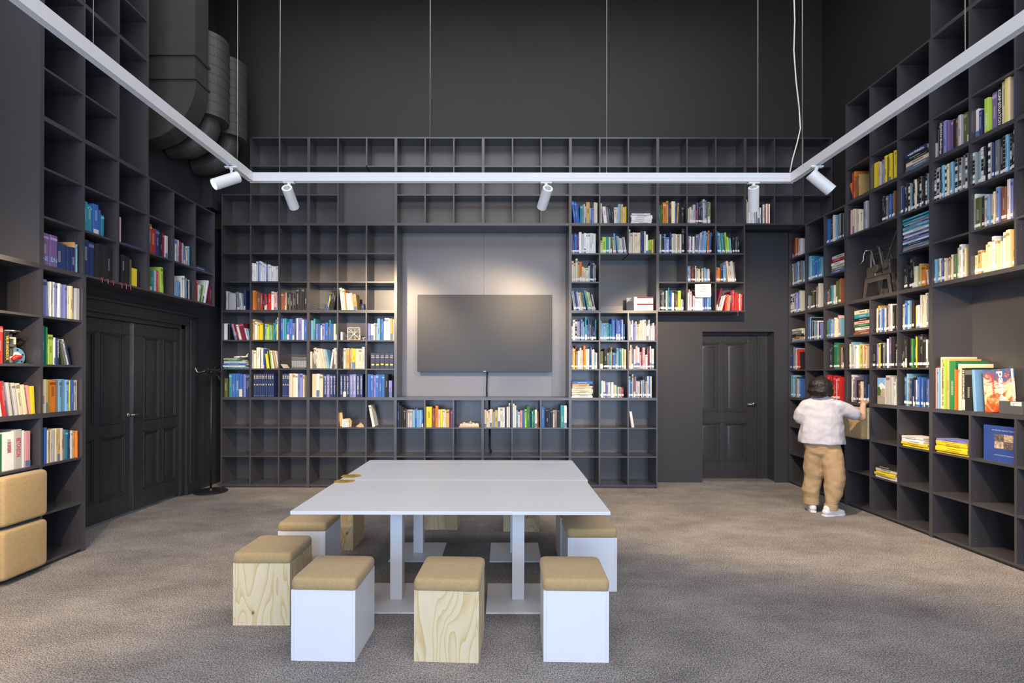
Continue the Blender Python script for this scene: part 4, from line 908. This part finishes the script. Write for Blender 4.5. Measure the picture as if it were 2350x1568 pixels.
m.cyl((cc, .012, cc), (cc, .03, cc), .016, n=12); m.build('lattice', 'model_cream', t)
t = sthing('steel_offcut', 'small pieces of bent grey metal beside the lattice model', 'metal piece', 'B', 5, 4, .295, .05)
m = MB(); m.box(0, .045, 0, .03, .0, .012, M=Matrix.Rotation(R(35), 4, 'Y') @ Matrix.Translation((.0, 0, .03))).box(.02, .065, .01, .04, .03, .042).cyl((.01, .02, .014), (.06, .03, .05), .008, n=8).box(.03, .07, .0, .03, 0, .012); m.build('metal_pieces', 'steel', t)
t = sthing('connector_block', 'small dark ribbed block beside the lattice model', 'block', 'B', 5, 4, .06, .05)
m = MB()
for k in range(5): m.box(0, .036, 0, .03, k * .016, k * .016 + .011)
m.box(.01, .026, .01, .02, 0, .09); m.build('ribbed_block', 'card_grey', t)
# wire letter rack
t = sthing('letter_rack', 'low grey wire letter rack standing in a back wall cubby', 'letter rack', 'B', 6, 3, .03, .05)
for k in range(4):
    z = .02 + k * .026
    MB().tube([(0, 0, z), (.165, 0, z - .004), (.165, .12, z), (0, .12, z), (0, .002, z)], .0022, 6).build('wire', 'steel', t)
MB().cyl((0, 0, 0), (0, 0, .105), .0028, n=6).cyl((.165, 0, 0), (.165, 0, .095), .0028, n=6).cyl((0, .12, 0), (0, .12, .105), .0028, n=6).cyl((.165, .12, 0), (.165, .12, .095), .0028, n=6).build('upright', 'steel', t)
# wooden models
t = sthing('wooden_model', 'pale wooden house model with slatted front and upright board', 'wooden model', 'B', 2, 4, .01, .03)
MB().box(0, .045, 0, .02, 0, .19, M=Matrix.Rotation(R(-6), 4, 'Y') @ Matrix.Translation((.0, .03, .004))).build('upright_board', 'wood_model', t)
m = MB()
for k in range(5): m.box(.035 + k * .019, .050 + k * .019, .0, .05, 0, .105 - k * .002)
m.build('slats', 'paper', t); MB().extrude([(.075, 0), (.145, 0), (.150, .07), (.12, .115), (.05, .11), (.06, .02)], .052, .085).build('house_body', 'wood_model', t)
t = sthing('wooden_roof_model', 'small wooden tent-shaped roof model, back wall cubby', 'wooden model', 'B', 2, 4, .235, .03)
MB().extrude([(0, .012), (.03, 0), (.105, 0), (.105, .014), (.10, .028), (.065, .062), (.03, .03)], 0, .012).extrude([(.048, .026), (.082, .026), (.065, .046)], -.003, 0).build('roof', 'wood_model', t); MB().box(-.0, .11, .012, .06, 0, .010).build('base', 'wood_model', t)
t = sthing('wooden_site_model', 'long low wooden model of a building row with small figure', 'wooden model', 'B', 2, 8, .065, .03)
MB().extrude([(0, 0), (.275, 0), (.275, .02), (.0, .012)], 0, .09).build('base', 'wood_model', t)
m = MB()
for k, (a, b_, z) in enumerate(((.01, .05, .04), (.05, .09, .058), (.09, .13, .05), (.13, .175, .044), (.175, .22, .05), (.22, .27, .046))): m.extrude([(a, .015), (b_, .018), (b_, z - .004), ((a + b_) / 2, z + .008), (a, z)], .015, .07)
m.build('house_row', 'model_cream', t); MB().tube([(.155, .03, .05), (.158, .03, .07), (.160, .03, .088)], [.010, .007, .003], 8).cyl((.13, .03, .066), (.19, .03, .058), .005, .003, n=6).build('figure', 'wood_model', t)
# boxes in the double cubby
for n_, (z, lb) in enumerate(((0, 'white card box with red band, lower of two, right of the screen'), (.096, 'white card box with red band, upper of two, right of the screen'))):
    t = sthing('card_box', lb, 'box', 'B', 6, 14, .075, .03, 'white boxes with a red band', dv=z + .0005)
    MB().box(0, .265, 0, .20, 0, .094).build('box_body', 'white_laminate', t, bevel=.001)
    MB().box(.045, .2655, -.001, 0, .076, .093).build('red_band', 'red_print' if 'red_print' in MAT else plain('red_print', (.36, .03, .03), .6).name, t)
    text_on('print', 'ARCHIEF' if n_ else 'DOOS', 'ink', t, .215, -.0012, .018, .05, .010)
t = sthing('paper_sheet', 'white sheet standing upright behind the two white boxes', 'sheet', 'B', 6, 14, .03, .25); MB().box(0, .22, 0, .004, 0, .21).build('sheet', 'paper', t)
t = sthing('book_end', 'dark grey metal book end left of the white boxes', 'book end', 'B', 6, 14, -.02, .04)
MB().extrude([(0, 0), (.085, 0), (.085, .13), (.02, .13), (0, .11)], 0, .003).box(0, .085, .003, .12, 0, .002).build('plate', 'card_grey', t)
t = sthing('document_tray', 'low dark brown-grey box lying in the wide double cubby', 'box', 'B', 6, 13, .008, .04); MB().box(0, .31, 0, .22, 0, .068).build('box_body', 'shelf_laminate', t, bevel=.002); MB().box(-.0, .312, -.002, .22, .0685, .072).build('lid', 'shelf_laminate', t)
# printed notice clipped over the shelf edge
p = wpos('B', CELL[('B', 6, 16)][0], 0, 0)
t = thing('paper_notice', 'white printed notice hanging over a shelf edge above the white books', 'notice', (px_back(1593, YB), YB - .006, pz(677, YB)))
MB().box(0, .218, -.001, 0, 0, .165).build('sheet', 'paper', t, rot=(0, R(-1.5), 0)); MB().box(.01, .21, .0, .0012, -.012, .15).build('backing_sheet', 'paper', t)
for k, (a, z) in enumerate(((.05, .135), (.055, .10), (.055, .068))): text_on('print', ('Graag boeken', 'terugzetten', 'Bedankt')[k], 'ink', t, .11, -.0016, z, .085, .011)
# metal valve cut-away model
t = sthing('valve_model', 'cut-away metal valve model with blue flange, left wall shelves', 'valve model', 'L', 4, 5, .245, .06)
MB().cyl((.03, .04, .055), (.03, .068, .055), .072, n=32).build('blue_flange', 'valve_blue', t, bevel=.002)
m = MB()
for k in range(6): a = R(60 * k + 20); m.cyl((.03 + .055 * math.cos(a), .0385, .055 + .055 * math.sin(a)), (.03 + .055 * math.cos(a), .041, .055 + .055 * math.sin(a)), .007, n=10)
m.build('bolt_holes', 'black_metal', t)
MB().tube([(-.075, .03, .025), (-.05, .03, .03), (-.02, .03, .055), (.02, .03, .06), (.035, .04, .055)], [.03, .034, .036, .034, .03], 18).build('valve_body', 'valve_cream', t, smooth=True)
MB().tube([(-.05, -.006, .03), (-.02, -.008, .055), (.02, -.008, .055)], [.015, .018, .012], 12).build('red_port', 'valve_red', t, smooth=True)
MB().cyl((-.045, .03, .06), (-.045, .03, .13), .032, .028, n=18).cyl((-.045, .03, .13), (-.045, .03, .15), .045, n=18).build('bonnet', 'dark_steel', t)
MB().box(-.015, .0, .01, .05, .12, .20).box(-.085, -.07, .01, .05, .12, .20).box(-.085, .0, .01, .05, .19, .205).build('yoke', 'valve_cream', t, bevel=.004)
MB().cyl((-.045, .03, .12), (-.045, .03, .255), .008, n=12).cyl((-.045, .03, .205), (-.045, .03, .225), .022, n=14).build('stem', 'steel', t, smooth=False)
m = MB(); m.tube([(-.045 + .062 * math.cos(R(a)), .03 + .062 * math.sin(R(a)), .250) for a in range(0, 361, 20)], .008, 8)
for a in (0, 120, 240): m.cyl((-.045, .03, .25), (-.045 + .06 * math.cos(R(a)), .03 + .06 * math.sin(R(a)), .25), .005, n=6)
m.build('hand_wheel', 'steel', t, smooth=True); MB().box(-.085, .09, 0, .10, -.0, .006).build('foot_plate', 'dark_steel', t)
# crane model on its steel portal
t = sthing('crane_model', 'dark metal model crane with long twin booms in double cubby', 'crane model', 'R', 6, 3, .20, .04)
m = MB(); X0, X1, Y0_, Y1_, hB = .0, .46, 0, .26, .22
def leg_face(y0, y1): m.extrude([(X0, 0), (X0 + .05, 0), (X0 + .085, .165), (X1 - .085, .165), (X1 - .05, 0), (X1, 0), (X1 - .035, hB), (X0 + .035, hB)], y0, y1)
leg_face(0, .012); leg_face(Y1_ - .012, Y1_)
for xx, s in ((X0, 1), (X1, -1)):
    for yy in (0.0, Y1_ - .05): m.add([(xx, yy, 0), (xx + s * .01, yy, 0), (xx + s * .045, yy, hB), (xx + s * .035, yy, hB), (xx, yy + .05, 0), (xx + s * .01, yy + .05, 0), (xx + s * .045, yy + .05, hB), (xx + s * .035, yy + .05, hB)], [(0, 1, 2, 3), (7, 6, 5, 4), (0, 3, 7, 4), (1, 5, 6, 2)])
m.box(X0 + .035, X1 - .035, 0, Y1_, hB - .004, hB + .008); m.build('portal', 'dark_steel', t)
MB().box(.02, .15, .04, .16, hB + .008, hB + .13).build('motor_housing', 'dark_steel', t, bevel=.004)
MB().box(.15, .36, .05, .20, hB + .008, hB + .05).cyl((.16, .03, hB + .10), (.16, .22, hB + .10), .045, n=20).cyl((.30, .03, hB + .10), (.30, .22, hB + .10), .035, n=20).box(.25, .34, .06, .19, hB + .05, hB + .17).build('winch', 'dark_steel', t, bevel=.002)
m = MB()
for y in (.06, .18): m.cyl((.14, y, hB + .08), (.06, y, hB + .33), .009, n=8).cyl((.24, y, hB + .10), (.18, y, hB + .34), .009, n=8).cyl((.06, y, hB + .10), (.06, y, hB + .28), .011, n=8)
m.cyl((.06, .04, hB + .33), (.06, .20, hB + .33), .010, n=10).cyl((.18, .04, hB + .34), (.18, .20, hB + .34), .010, n=10).cyl((.06, .1, hB + .28), (.2, .1, hB + .28), .006, n=8); m.build('a_frame', 'dark_steel', t)
MB().tube([(.05, .04, hB + .33), (.03, .02, hB + .33), (.02, .01, hB + .30), (.02, .0, hB + .22), (.0, -.01, hB + .19), (-.03, -.01, hB + .19)], .006, 8).build('crank', 'steel', t, smooth=True)
for yy in (.05, .19): MB().box(-.006, .006, yy, yy + .014, 0, .55, M=Matrix.Translation((.21 + yy * .5, 0, hB + .03)) @ Matrix.Rotation(R(27), 4, 'Y')).build('boom', 'dark_steel', t)
MB().cyl((.495, .03, hB + .515), (.495, .26, hB + .515), .016, n=16).cyl((.495, .09, hB + .515), (.495, .14, hB + .515), .034, n=20).build('pulley', 'steel', t, smooth=False)
t = sthing('bucket_model', 'small dark bucket holding a domed metal piece beside the crane', 'bucket', 'R', 6, 4, .245, .05)
m = MB(); n = 24; m.rings([[(.055 + r_ * math.cos(2 * math.pi * i / n), .055 + r_ * math.sin(2 * math.pi * i / n), z) for i in range(n)] for z, r_ in ((0, .034), (.10, .050), (.105, .053), (.104, .047), (.05, .040))]); m.build('pail', 'card_grey', t, smooth=True)
m = MB(); m.rings([[(.055 + .046 * math.cos(R(a)) * math.cos(2 * math.pi * i / n), .055 + .046 * math.cos(R(a)) * math.sin(2 * math.pi * i / n), .103 + .075 * math.sin(R(a))) for i in range(n)] for a in range(0, 86, 12)]); m.build('dome', 'steel', t, smooth=True)
MB().cyl((.055, .055, .17), (.055, .055, .215), .010, n=10).cyl((.055, .055, .205), (.055, .055, .225), .022, n=14).build('knob', 'steel', t)
# face-out books and boxes on the right wall
def panel_book(name, label, wall, row, col, du, d, wd, ht, th, mat, tilt=0, cat='book'):
    t = sthing(name, label, cat, wall, row, col, du, d); M_ = Matrix.Rotation(R(tilt), 4, 'Y')
    MB().box(0, wd, 0, .003, 0, ht, M=M_).box(0, wd, th - .003, th, 0, ht, M=M_).box(0, .003, .003, th - .003, 0, ht, M=M_).build('cover', mat, t)
    MB().box(.003, wd - .004, .003, th - .003, .004, ht - .004, M=M_).build('pages', 'paper', t); return t, M_
plain('blue_cover', (.03, .07, .30), .4, var=.15); plain('pale_blue', (.35, .40, .62), .5); plain('photo_tone', (.42, .34, .25), .5, var=.75, nsc=45); plain('photo_dark', (.12, .10, .09), .5, var=.9, nsc=60)
u0_ = CELL[('R', 2, 7)][0]
t, M_ = panel_book('picture_book', 'square blue book facing out with four small photos on its cover', 'R', 2, 7, .055, .06, .300, .300, .025, 'blue_cover', 0)
for i in range(2):
    for j in range(2): MB().box(.095 + i * .080, .172 + i * .080, -.0008, 0, .110 + j * .062, .169 + j * .062).build('cover_photo', ('photo_tone', 'photo_dark')[(i + j) % 2], t)
tc_ = [c for c in t.children if c.name.startswith('cover')][0]; text_on('cover_title', 'OP GROND VAN ROTTERDAM', 'pale_blue', t, .175, -.0008, .262, .20, .012); text_on('cover_title', 'MUSEUM ROTTERDAM', 'pale_blue', t, .175, -.0008, .055, .16, .010)
def mk_splash():
    m, nt, b = nodes('splash_cover'); co = coords(nt, (1, 1, 1)); n1 = noise(nt, co, 9, 6, .7, 1.5); sp = nt.nodes.new('ShaderNodeSeparateXYZ'); nt.links.new(co, sp.inputs[0])
    a = nt.nodes.new('ShaderNodeMath'); a.operation = 'MULTIPLY_ADD'; a.inputs[1].default_value = 1.3; nt.links.new(sp.outputs[2], a.inputs[0]); nt.links.new(n1, a.inputs[2])
    nt.links.new(ramp(nt, a.outputs[0], [(.42, (.50, .03, .02)), (.56, (.62, .12, .03)), (.66, (.75, .62, .30)), (.78, (.80, .76, .62)), (.88, (.45, .10, .05)), (.98, (.05, .15, .35))]), b.inputs['Base Color']); b.inputs['Roughness'].default_value = .35; MAT['splash_cover'] = m
mk_splash()
U = lambda px: YR0 - XR * F / (px - CX)             # wall coordinate of the shelf front seen at pixel px
nu = CELL[('R', 3, 6)][0]
t, M_ = panel_book('art_book', 'large book with red and white splashed cover facing out in the niche', 'R', 3, 6, U(2246) - nu, .045, .235, .36, .03, 'splash_cover', -4)
h1 = text_on('cover_title', 'pamé', 'white_ink', t, 0, 0, 0, .25, .065, bold=.03); h1.matrix_local = M_ @ Matrix.Translation((.150, -.001, .215)) @ Matrix.Rotation(R(90), 4, 'X') @ Matrix.Rotation(R(-90), 4, 'Z')
h2 = text_on('cover_title', 'pandor', 'ink_red', t, 0, 0, 0, .20, .035, bold=.03); h2.matrix_local = M_ @ Matrix.Translation((.085, -.001, .225)) @ Matrix.Rotation(R(90), 4, 'X') @ Matrix.Rotation(R(-90), 4, 'Z')
t = sthing('card_box', 'small dark grey box with a white label in the niche', 'box', 'R', 3, 6, U(2288) - nu, .004, dv=.0002)
MB().box(0, .185, 0, .05, 0, .105).build('box_body', 'card_grey', t, bevel=.002); MB().box(.095, .180, -.001, 0, .070, .102).build('white_label', 'paper', t); text_on('print', 'kaarten', 'ink', t, .13, -.0014, .088, .05, .008)
MB().box(.10, .125, -.0014, -.001, .074, .080).build('label_mark', 'valve_blue', t)
t = sthing('magazine_file', 'black folder standing behind the splashed-cover book in the niche', 'folder', 'R', 3, 6, U(2312) - nu + .02, .10); MB().box(0, .012, 0, .22, 0, .35).build('folder', 'card_grey', t)
t = sthing('picture_box', 'upright box printed with a street photograph, right wall row three', 'box', 'R', 3, 4, .075, .02)
MB().box(0, .108, 0, .22, 0, .285).build('box_body', 'paper', t)
for nm, c_, sh in (('sky', (.20, .42, .75), [(0, .15), (.108, .15), (.108, .285), (0, .285)]), ('cloud', (.75, .78, .82), [(.0, .17), (.05, .235), (.108, .20), (.108, .14), (.0, .14)]), ('street', (.36, .32, .28), [(0, 0), (.108, 0), (.108, .10), (0, .10)]), ('tree', (.06, .14, .04), [(0, .09), (.045, .09), (.052, .15), (.03, .19), (0, .18)]), ('houses', (.42, .38, .30), [(.05, .085), (.108, .085), (.108, .16), (.08, .175), (.05, .15)])):
    k = {'sky': 0, 'street': 0, 'cloud': 1, 'houses': 2, 'tree': 3}[nm]; plain('print_' + nm, c_, .5, var=.3, nsc=60)
    MB().extrude(sh, -.0006 - .0004 * k, -.0004 * k).build('printed_' + nm, 'print_' + nm, t)
# coloured reading ribbons hanging from a few books
def ribbon(wall, row, col, i, mat, L_=.05):
    b = find(wall, row, col, i)
    if b and 'obj' in b: MB().tube([(b['w'] / 2, .0, .001), (b['w'] / 2, -.03, .002), (b['w'] / 2 + .002, -b['d'] - .002, -.004), (b['w'] / 2 + .004, -b['d'] - .004, -L_)], .0022, 5).build('ribbon', mat, b['obj'])
for k in range(2, 5): ribbon('L', 6, 7, k, 'ink_red', .04)
for k in range(0, 3): ribbon('L', 6, 8, k, 'ink_red', .05)
ribbon('B', 6, 17, 9, 'ink_red', .09); ribbon('B', 6, 17, 10, 'ink_red', .07)
# ------------------------------------------------------------------ person at the right shelves
def ball(mb, c, r, n=16):
    r = (r, r, r) if not isinstance(r, tuple) else r; c = Vector(c); h = n // 2
    mb.rings([[c + Vector((r[0] * math.sin(math.pi * (j + .02) / (h + .04)) * math.cos(2 * math.pi * i / n), r[1] * math.sin(math.pi * (j + .02) / (h + .04)) * math.sin(2 * math.pi * i / n), r[2] * math.cos(math.pi * (j + .02) / (h + .04)))) for i in range(n)][::-1] for j in range(h + 1)])
def limb(mb, pts):
    """chain of (x,y,z,r): tapered pieces with a ball on every joint"""
    for a, b in zip(pts, pts[1:]): mb.cyl(a[:3], b[:3], a[3], b[3], n=18)
    for a in pts: ball(mb, a[:3], a[3])
def organic(mb, name, mat, parent, vox=.007, smooth=6, disp=None, orient=None):
    o = mb.build(name, mat, parent); r = o.modifiers.new('r', 'REMESH'); r.mode = 'VOXEL'; r.voxel_size = vox; r.use_smooth_shade = True
    s = o.modifiers.new('s', 'SMOOTH'); s.factor = .5; s.iterations = smooth
    if disp:
        tx = bpy.data.textures.new(name + '_folds', 'CLOUDS'); tx.noise_scale = disp[1]; tx.noise_depth = 1
        d = o.modifiers.new('d', 'DISPLACE'); d.texture = tx; d.strength = disp[0]; d.mid_level = .5; d.texture_coords = 'LOCAL'
        if orient: d.texture_coords = 'OBJECT'; d.texture_coords_object = orient
    return o
P0 = Vector((3.56, 5.58, 0)); rt_ = Vector((.87, -.5, 0)); fw = Vector((.5, .87, 0))
per = thing('person', 'person in white shirt, beige trousers and white sneakers reaching into the right shelves', 'person', P0)
L = lambda x, y, z: (x - P0.x, y - P0.y, z)
def Q(a, b, z): v = rt_ * a + fw * b; return (v.x, v.y, z)
hc = L(3.552, 5.578, 1.418); hd = Vector((.80, .60, 0)); hs = Vector((.60, -.80, 0))
hq = lambda a, b, c: (hc[0] + hd.x * a + hs.x * b, hc[1] + hd.y * a + hs.y * b, hc[2] + c)
m = MB()
ball(m, hq(.020, 0, .005), .088); ball(m, hq(.035, 0, -.03), (.075, .075, .085)); ball(m, hq(.06, 0, -.075), .042)
limb(m, [(*hq(.112, 0, -.005), .010), (*hq(.128, 0, -.028), .014)])
for s in (-1, 1):
    ball(m, hq(.088, s * .030, .0), .016); ball(m, hq(.02, s * .090, -.018), (.014, .014, .028))
ball(m, hq(.108, 0, -.062), .016)
limb(m, [(*hq(-.005, 0, -.07), .052), (*Q(0, -.01, 1.27), .052), (*Q(0, 0, 1.20), .085), (*Q(0, .01, 1.0), .10), (*Q(0, 0, .84), .10), (*Q(0, 0, .76), .10)])
RS, RE, RWp = L(3.700, 5.50, 1.235), L(3.950, 5.50, 1.085), L(4.022, 5.575, 1.232)
LS, LE, LWp = L(3.43, 5.64, 1.235), L(3.43, 5.80, 1.03), L(3.60, 5.93, 1.06)
limb(m, [(*Q(0, 0, 1.20), .07), (RS[0], RS[1], 1.215, .040), (*RE, .042), (*RWp, .025)]); limb(m, [(*Q(0, 0, 1.20), .07), (LS[0], LS[1], 1.205, .040), (*LE, .040), (*LWp, .025)])
def hand(w_, dirv, upv, side):
    d = Vector(dirv).normalized(); u = Vector(upv); u = (u - d * u.dot(d)).normalized(); s = d.cross(u) * side; w_ = Vector(w_)
    pt = lambda a, b, c, r: (*(w_ + d * a + s * b + u * c), r)
    limb(m, [pt(0, 0, 0, .024), pt(.03, .014, 0, .019), pt(.07, .024, 0, .015)]); limb(m, [pt(0, 0, 0, .022), pt(.04, -.008, 0, .019), pt(.072, -.008, 0, .016)]); limb(m, [pt(.02, 0, 0, .02), pt(.07, .008, 0, .016)]); limb(m, [pt(.02, -.01, 0, .02), pt(.066, -.024, 0, .014)])
    for k, (b, L_) in enumerate(((.027, .062), (.009, .070), (-.009, .066), (-.026, .052))):
        limb(m, [pt(.070, b, 0, .0095), pt(.070 + L_ * .42, b * 1.15, -.008, .0088), pt(.070 + L_ * .68, b * 1.15, -.028, .0082), pt(.070 + L_ * .70, b * 1.15, -.048, .0074)])
    limb(m, [pt(.012, .018, -.004, .014), pt(.036, .046, -.012, .011), pt(.062, .050, -.026, .0092), pt(.080, .044, -.036, .0082)])
hand(RWp, (.72, .62, .28), (0, -.3, 1), -1); hand(LWp, (.8, .6, .1), (0, 0, 1), 1)
LH, LK, LA = L(3.50, 5.625, .76), L(3.525, 5.67, .43), L(3.525, 5.70, .09); RH, RK, RA = L(3.645, 5.53, .76), L(3.66, 5.51, .43), L(3.598, 5.495, .09)
for h_, k_, a_, toe in ((LH, LK, LA, (.35, .93, 0)), (RH, RK, RA, (.96, .26, 0))):
    limb(m, [(*Q(0, 0, .80), .09), (*h_, .072), (*k_, .052), (*a_, .034)]); tv = Vector(toe); limb(m, [(a_[0], a_[1], .05, .034), (a_[0] + tv.x * .13, a_[1] + tv.y * .13, .035, .026)])
organic(m, 'body', 'skin', per, .0045, 4)
# hair: bob with a parting
m = MB(); ball(m, hq(-.018, 0, .006), (.116, .118, .110), 28); ball(m, hq(-.040, 0, -.045), (.118, .124, .058), 28); ball(m, hq(-.06, 0, -.08), (.085, .09, .04), 20)
for s in (-1, 1): ball(m, hq(.015, s * .078, -.05), (.042, .042, .062)); ball(m, hq(.055, s * .045, .055), (.045, .045, .035))
m.tube([hq(-.06, .0, .109), hq(-.0, .008, .120), hq(.05, .01, .10)], .012, 8)
organic(m, 'hair', 'hair', per, .005, 5, (.012, .03))
# shirt
m = MB(); n = 32
def ell(a, b, z, ca=0, cb=0, ph=0, wv=0): return [Q(ca + (a + wv * math.sin(7 * t + ph)) * math.cos(t), cb + (b + wv * math.cos(6 * t + ph)) * math.sin(t), z) for t in [2 * math.pi * i / n for i in range(n)]]
m.rings([ell(.222, .150, .788, .0, 0, 0, .010), ell(.219, .148, .83, 0, 0, 0, .010), ell(.210, .142, .92, 0, 0, .5, .008), ell(.199, .134, 1.02, 0, 0, 1, .006), ell(.190, .124, 1.12, 0, 0, 1.6, .004), ell(.182, .115, 1.19, 0, 0, 0, 0), ell(.168, .102, 1.245, 0, 0, 0, 0), ell(.125, .085, 1.285), ell(.070, .066, 1.318)])
limb(m, [(*Q(.09, 0, 1.215), .080), (RS[0] - .01, RS[1], 1.212, .070), (RS[0] + .08, RS[1] - .005, 1.165, .074), (RS[0] + .155, RS[1] - .005, 1.125, .072)])
limb(m, [(*Q(-.09, 0, 1.215), .080), (LS[0], LS[1], 1.205, .070), (LS[0] - .02, LS[1] + .04, 1.12, .076), (LS[0] - .025, LS[1] + .07, 1.07, .076)])
organic(m, 'shirt', 'shirt', per, .007, 5, (.022, .10))
MB().tube([Q(.062 * math.cos(t), .058 * math.sin(t) - .005, 1.322) for t in [2 * math.pi * i / 20 for i in range(21)]], .010, 8).build('collar', 'shirt', per, smooth=True)
# trousers
m = MB()
m.rings([ell(.09, .07, .63), ell(.145, .11, .68), ell(.178, .125, .76), ell(.170, .12, .83)])
limb(m, [(*L(3.515, 5.61, .72), .105), (*L(3.512, 5.65, .58), .100), (*L(3.528, 5.67, .42), .096), (*L(3.515, 5.69, .25), .088), (*L(3.520, 5.70, .15), .080)])
limb(m, [(*L(3.625, 5.535, .72), .108), (*L(3.645, 5.52, .58), .112), (*L(3.660, 5.51, .42), .106), (*L(3.640, 5.50, .25), .086), (*L(3.612, 5.495, .135), .062)])
organic(m, 'trousers', 'trousers', per, .007, 6, (.026, .11))
m = MB(); a0 = Vector(LA)
m.cyl((LA[0] - .005, LA[1], .085), (LA[0] - .005, LA[1], .16), .081, n=28); m.cyl((RA[0] + .012, RA[1], .070), (RA[0] + .012, RA[1], .13), .064, .066, n=28); m.build('trouser_cuffs', 'trousers', per, smooth=False, bevel=.004)
for nm, a_, toe in (('left', LA, (.35, .93, 0)), ('right', RA, (.96, .26, 0))):
    tv = Vector(toe).normalized(); sv = Vector((-tv.y, tv.x, 0)); b0 = Vector((a_[0], a_[1], 0)) - tv * .055
    pt = lambda a, b, c: tuple(b0 + tv * a + sv * b + Vector((0, 0, c)))
    m = MB(); limb(m, [(*pt(.0, 0, .048), .038), (*pt(.06, 0, .055), .040), (*pt(.13, 0, .045), .038), (*pt(.20, 0, .036), .032), (*pt(.225, 0, .034), .026)]); limb(m, [(*pt(.01, 0, .05), .036), (*pt(.015, 0, .088), .036)])
    organic(m, 'shoe_upper', 'shoe', per, .005, 3)
    prof = [(-.035, .0), (-.03, .03), (.04, .038), (.13, .042), (.20, .042), (.24, .028), (.255, 0)]
    pl = [(a, b) for a, b in prof] + [(a, -b) for a, b in prof[::-1][1:-1]]
    m = MB(); m.rings([[pt(a, b, z) for a, b in pl] for z in (.001, .022)]); m.build('sole', 'white_edge', per, bevel=.003)
MB().tube([(RWp[0] - .008 + .030 * (math.cos(t) * .35), RWp[1] - .01 + .030 * math.sin(t), RWp[2] - .012 + .030 * math.cos(t) * -.25 + .0) for t in [2 * math.pi * i / 20 for i in range(21)]], .006, 8).build('bracelet', 'bracelet', per, smooth=True)
e = L(3.672, 5.505, 1.366); MB().tube([(e[0] + .013 * math.cos(t), e[1] + .004 * math.sin(t), e[2] + .013 * math.sin(t)) for t in [2 * math.pi * i / 16 for i in range(17)]], .003, 6).build('earring', 'brass', per, smooth=True)
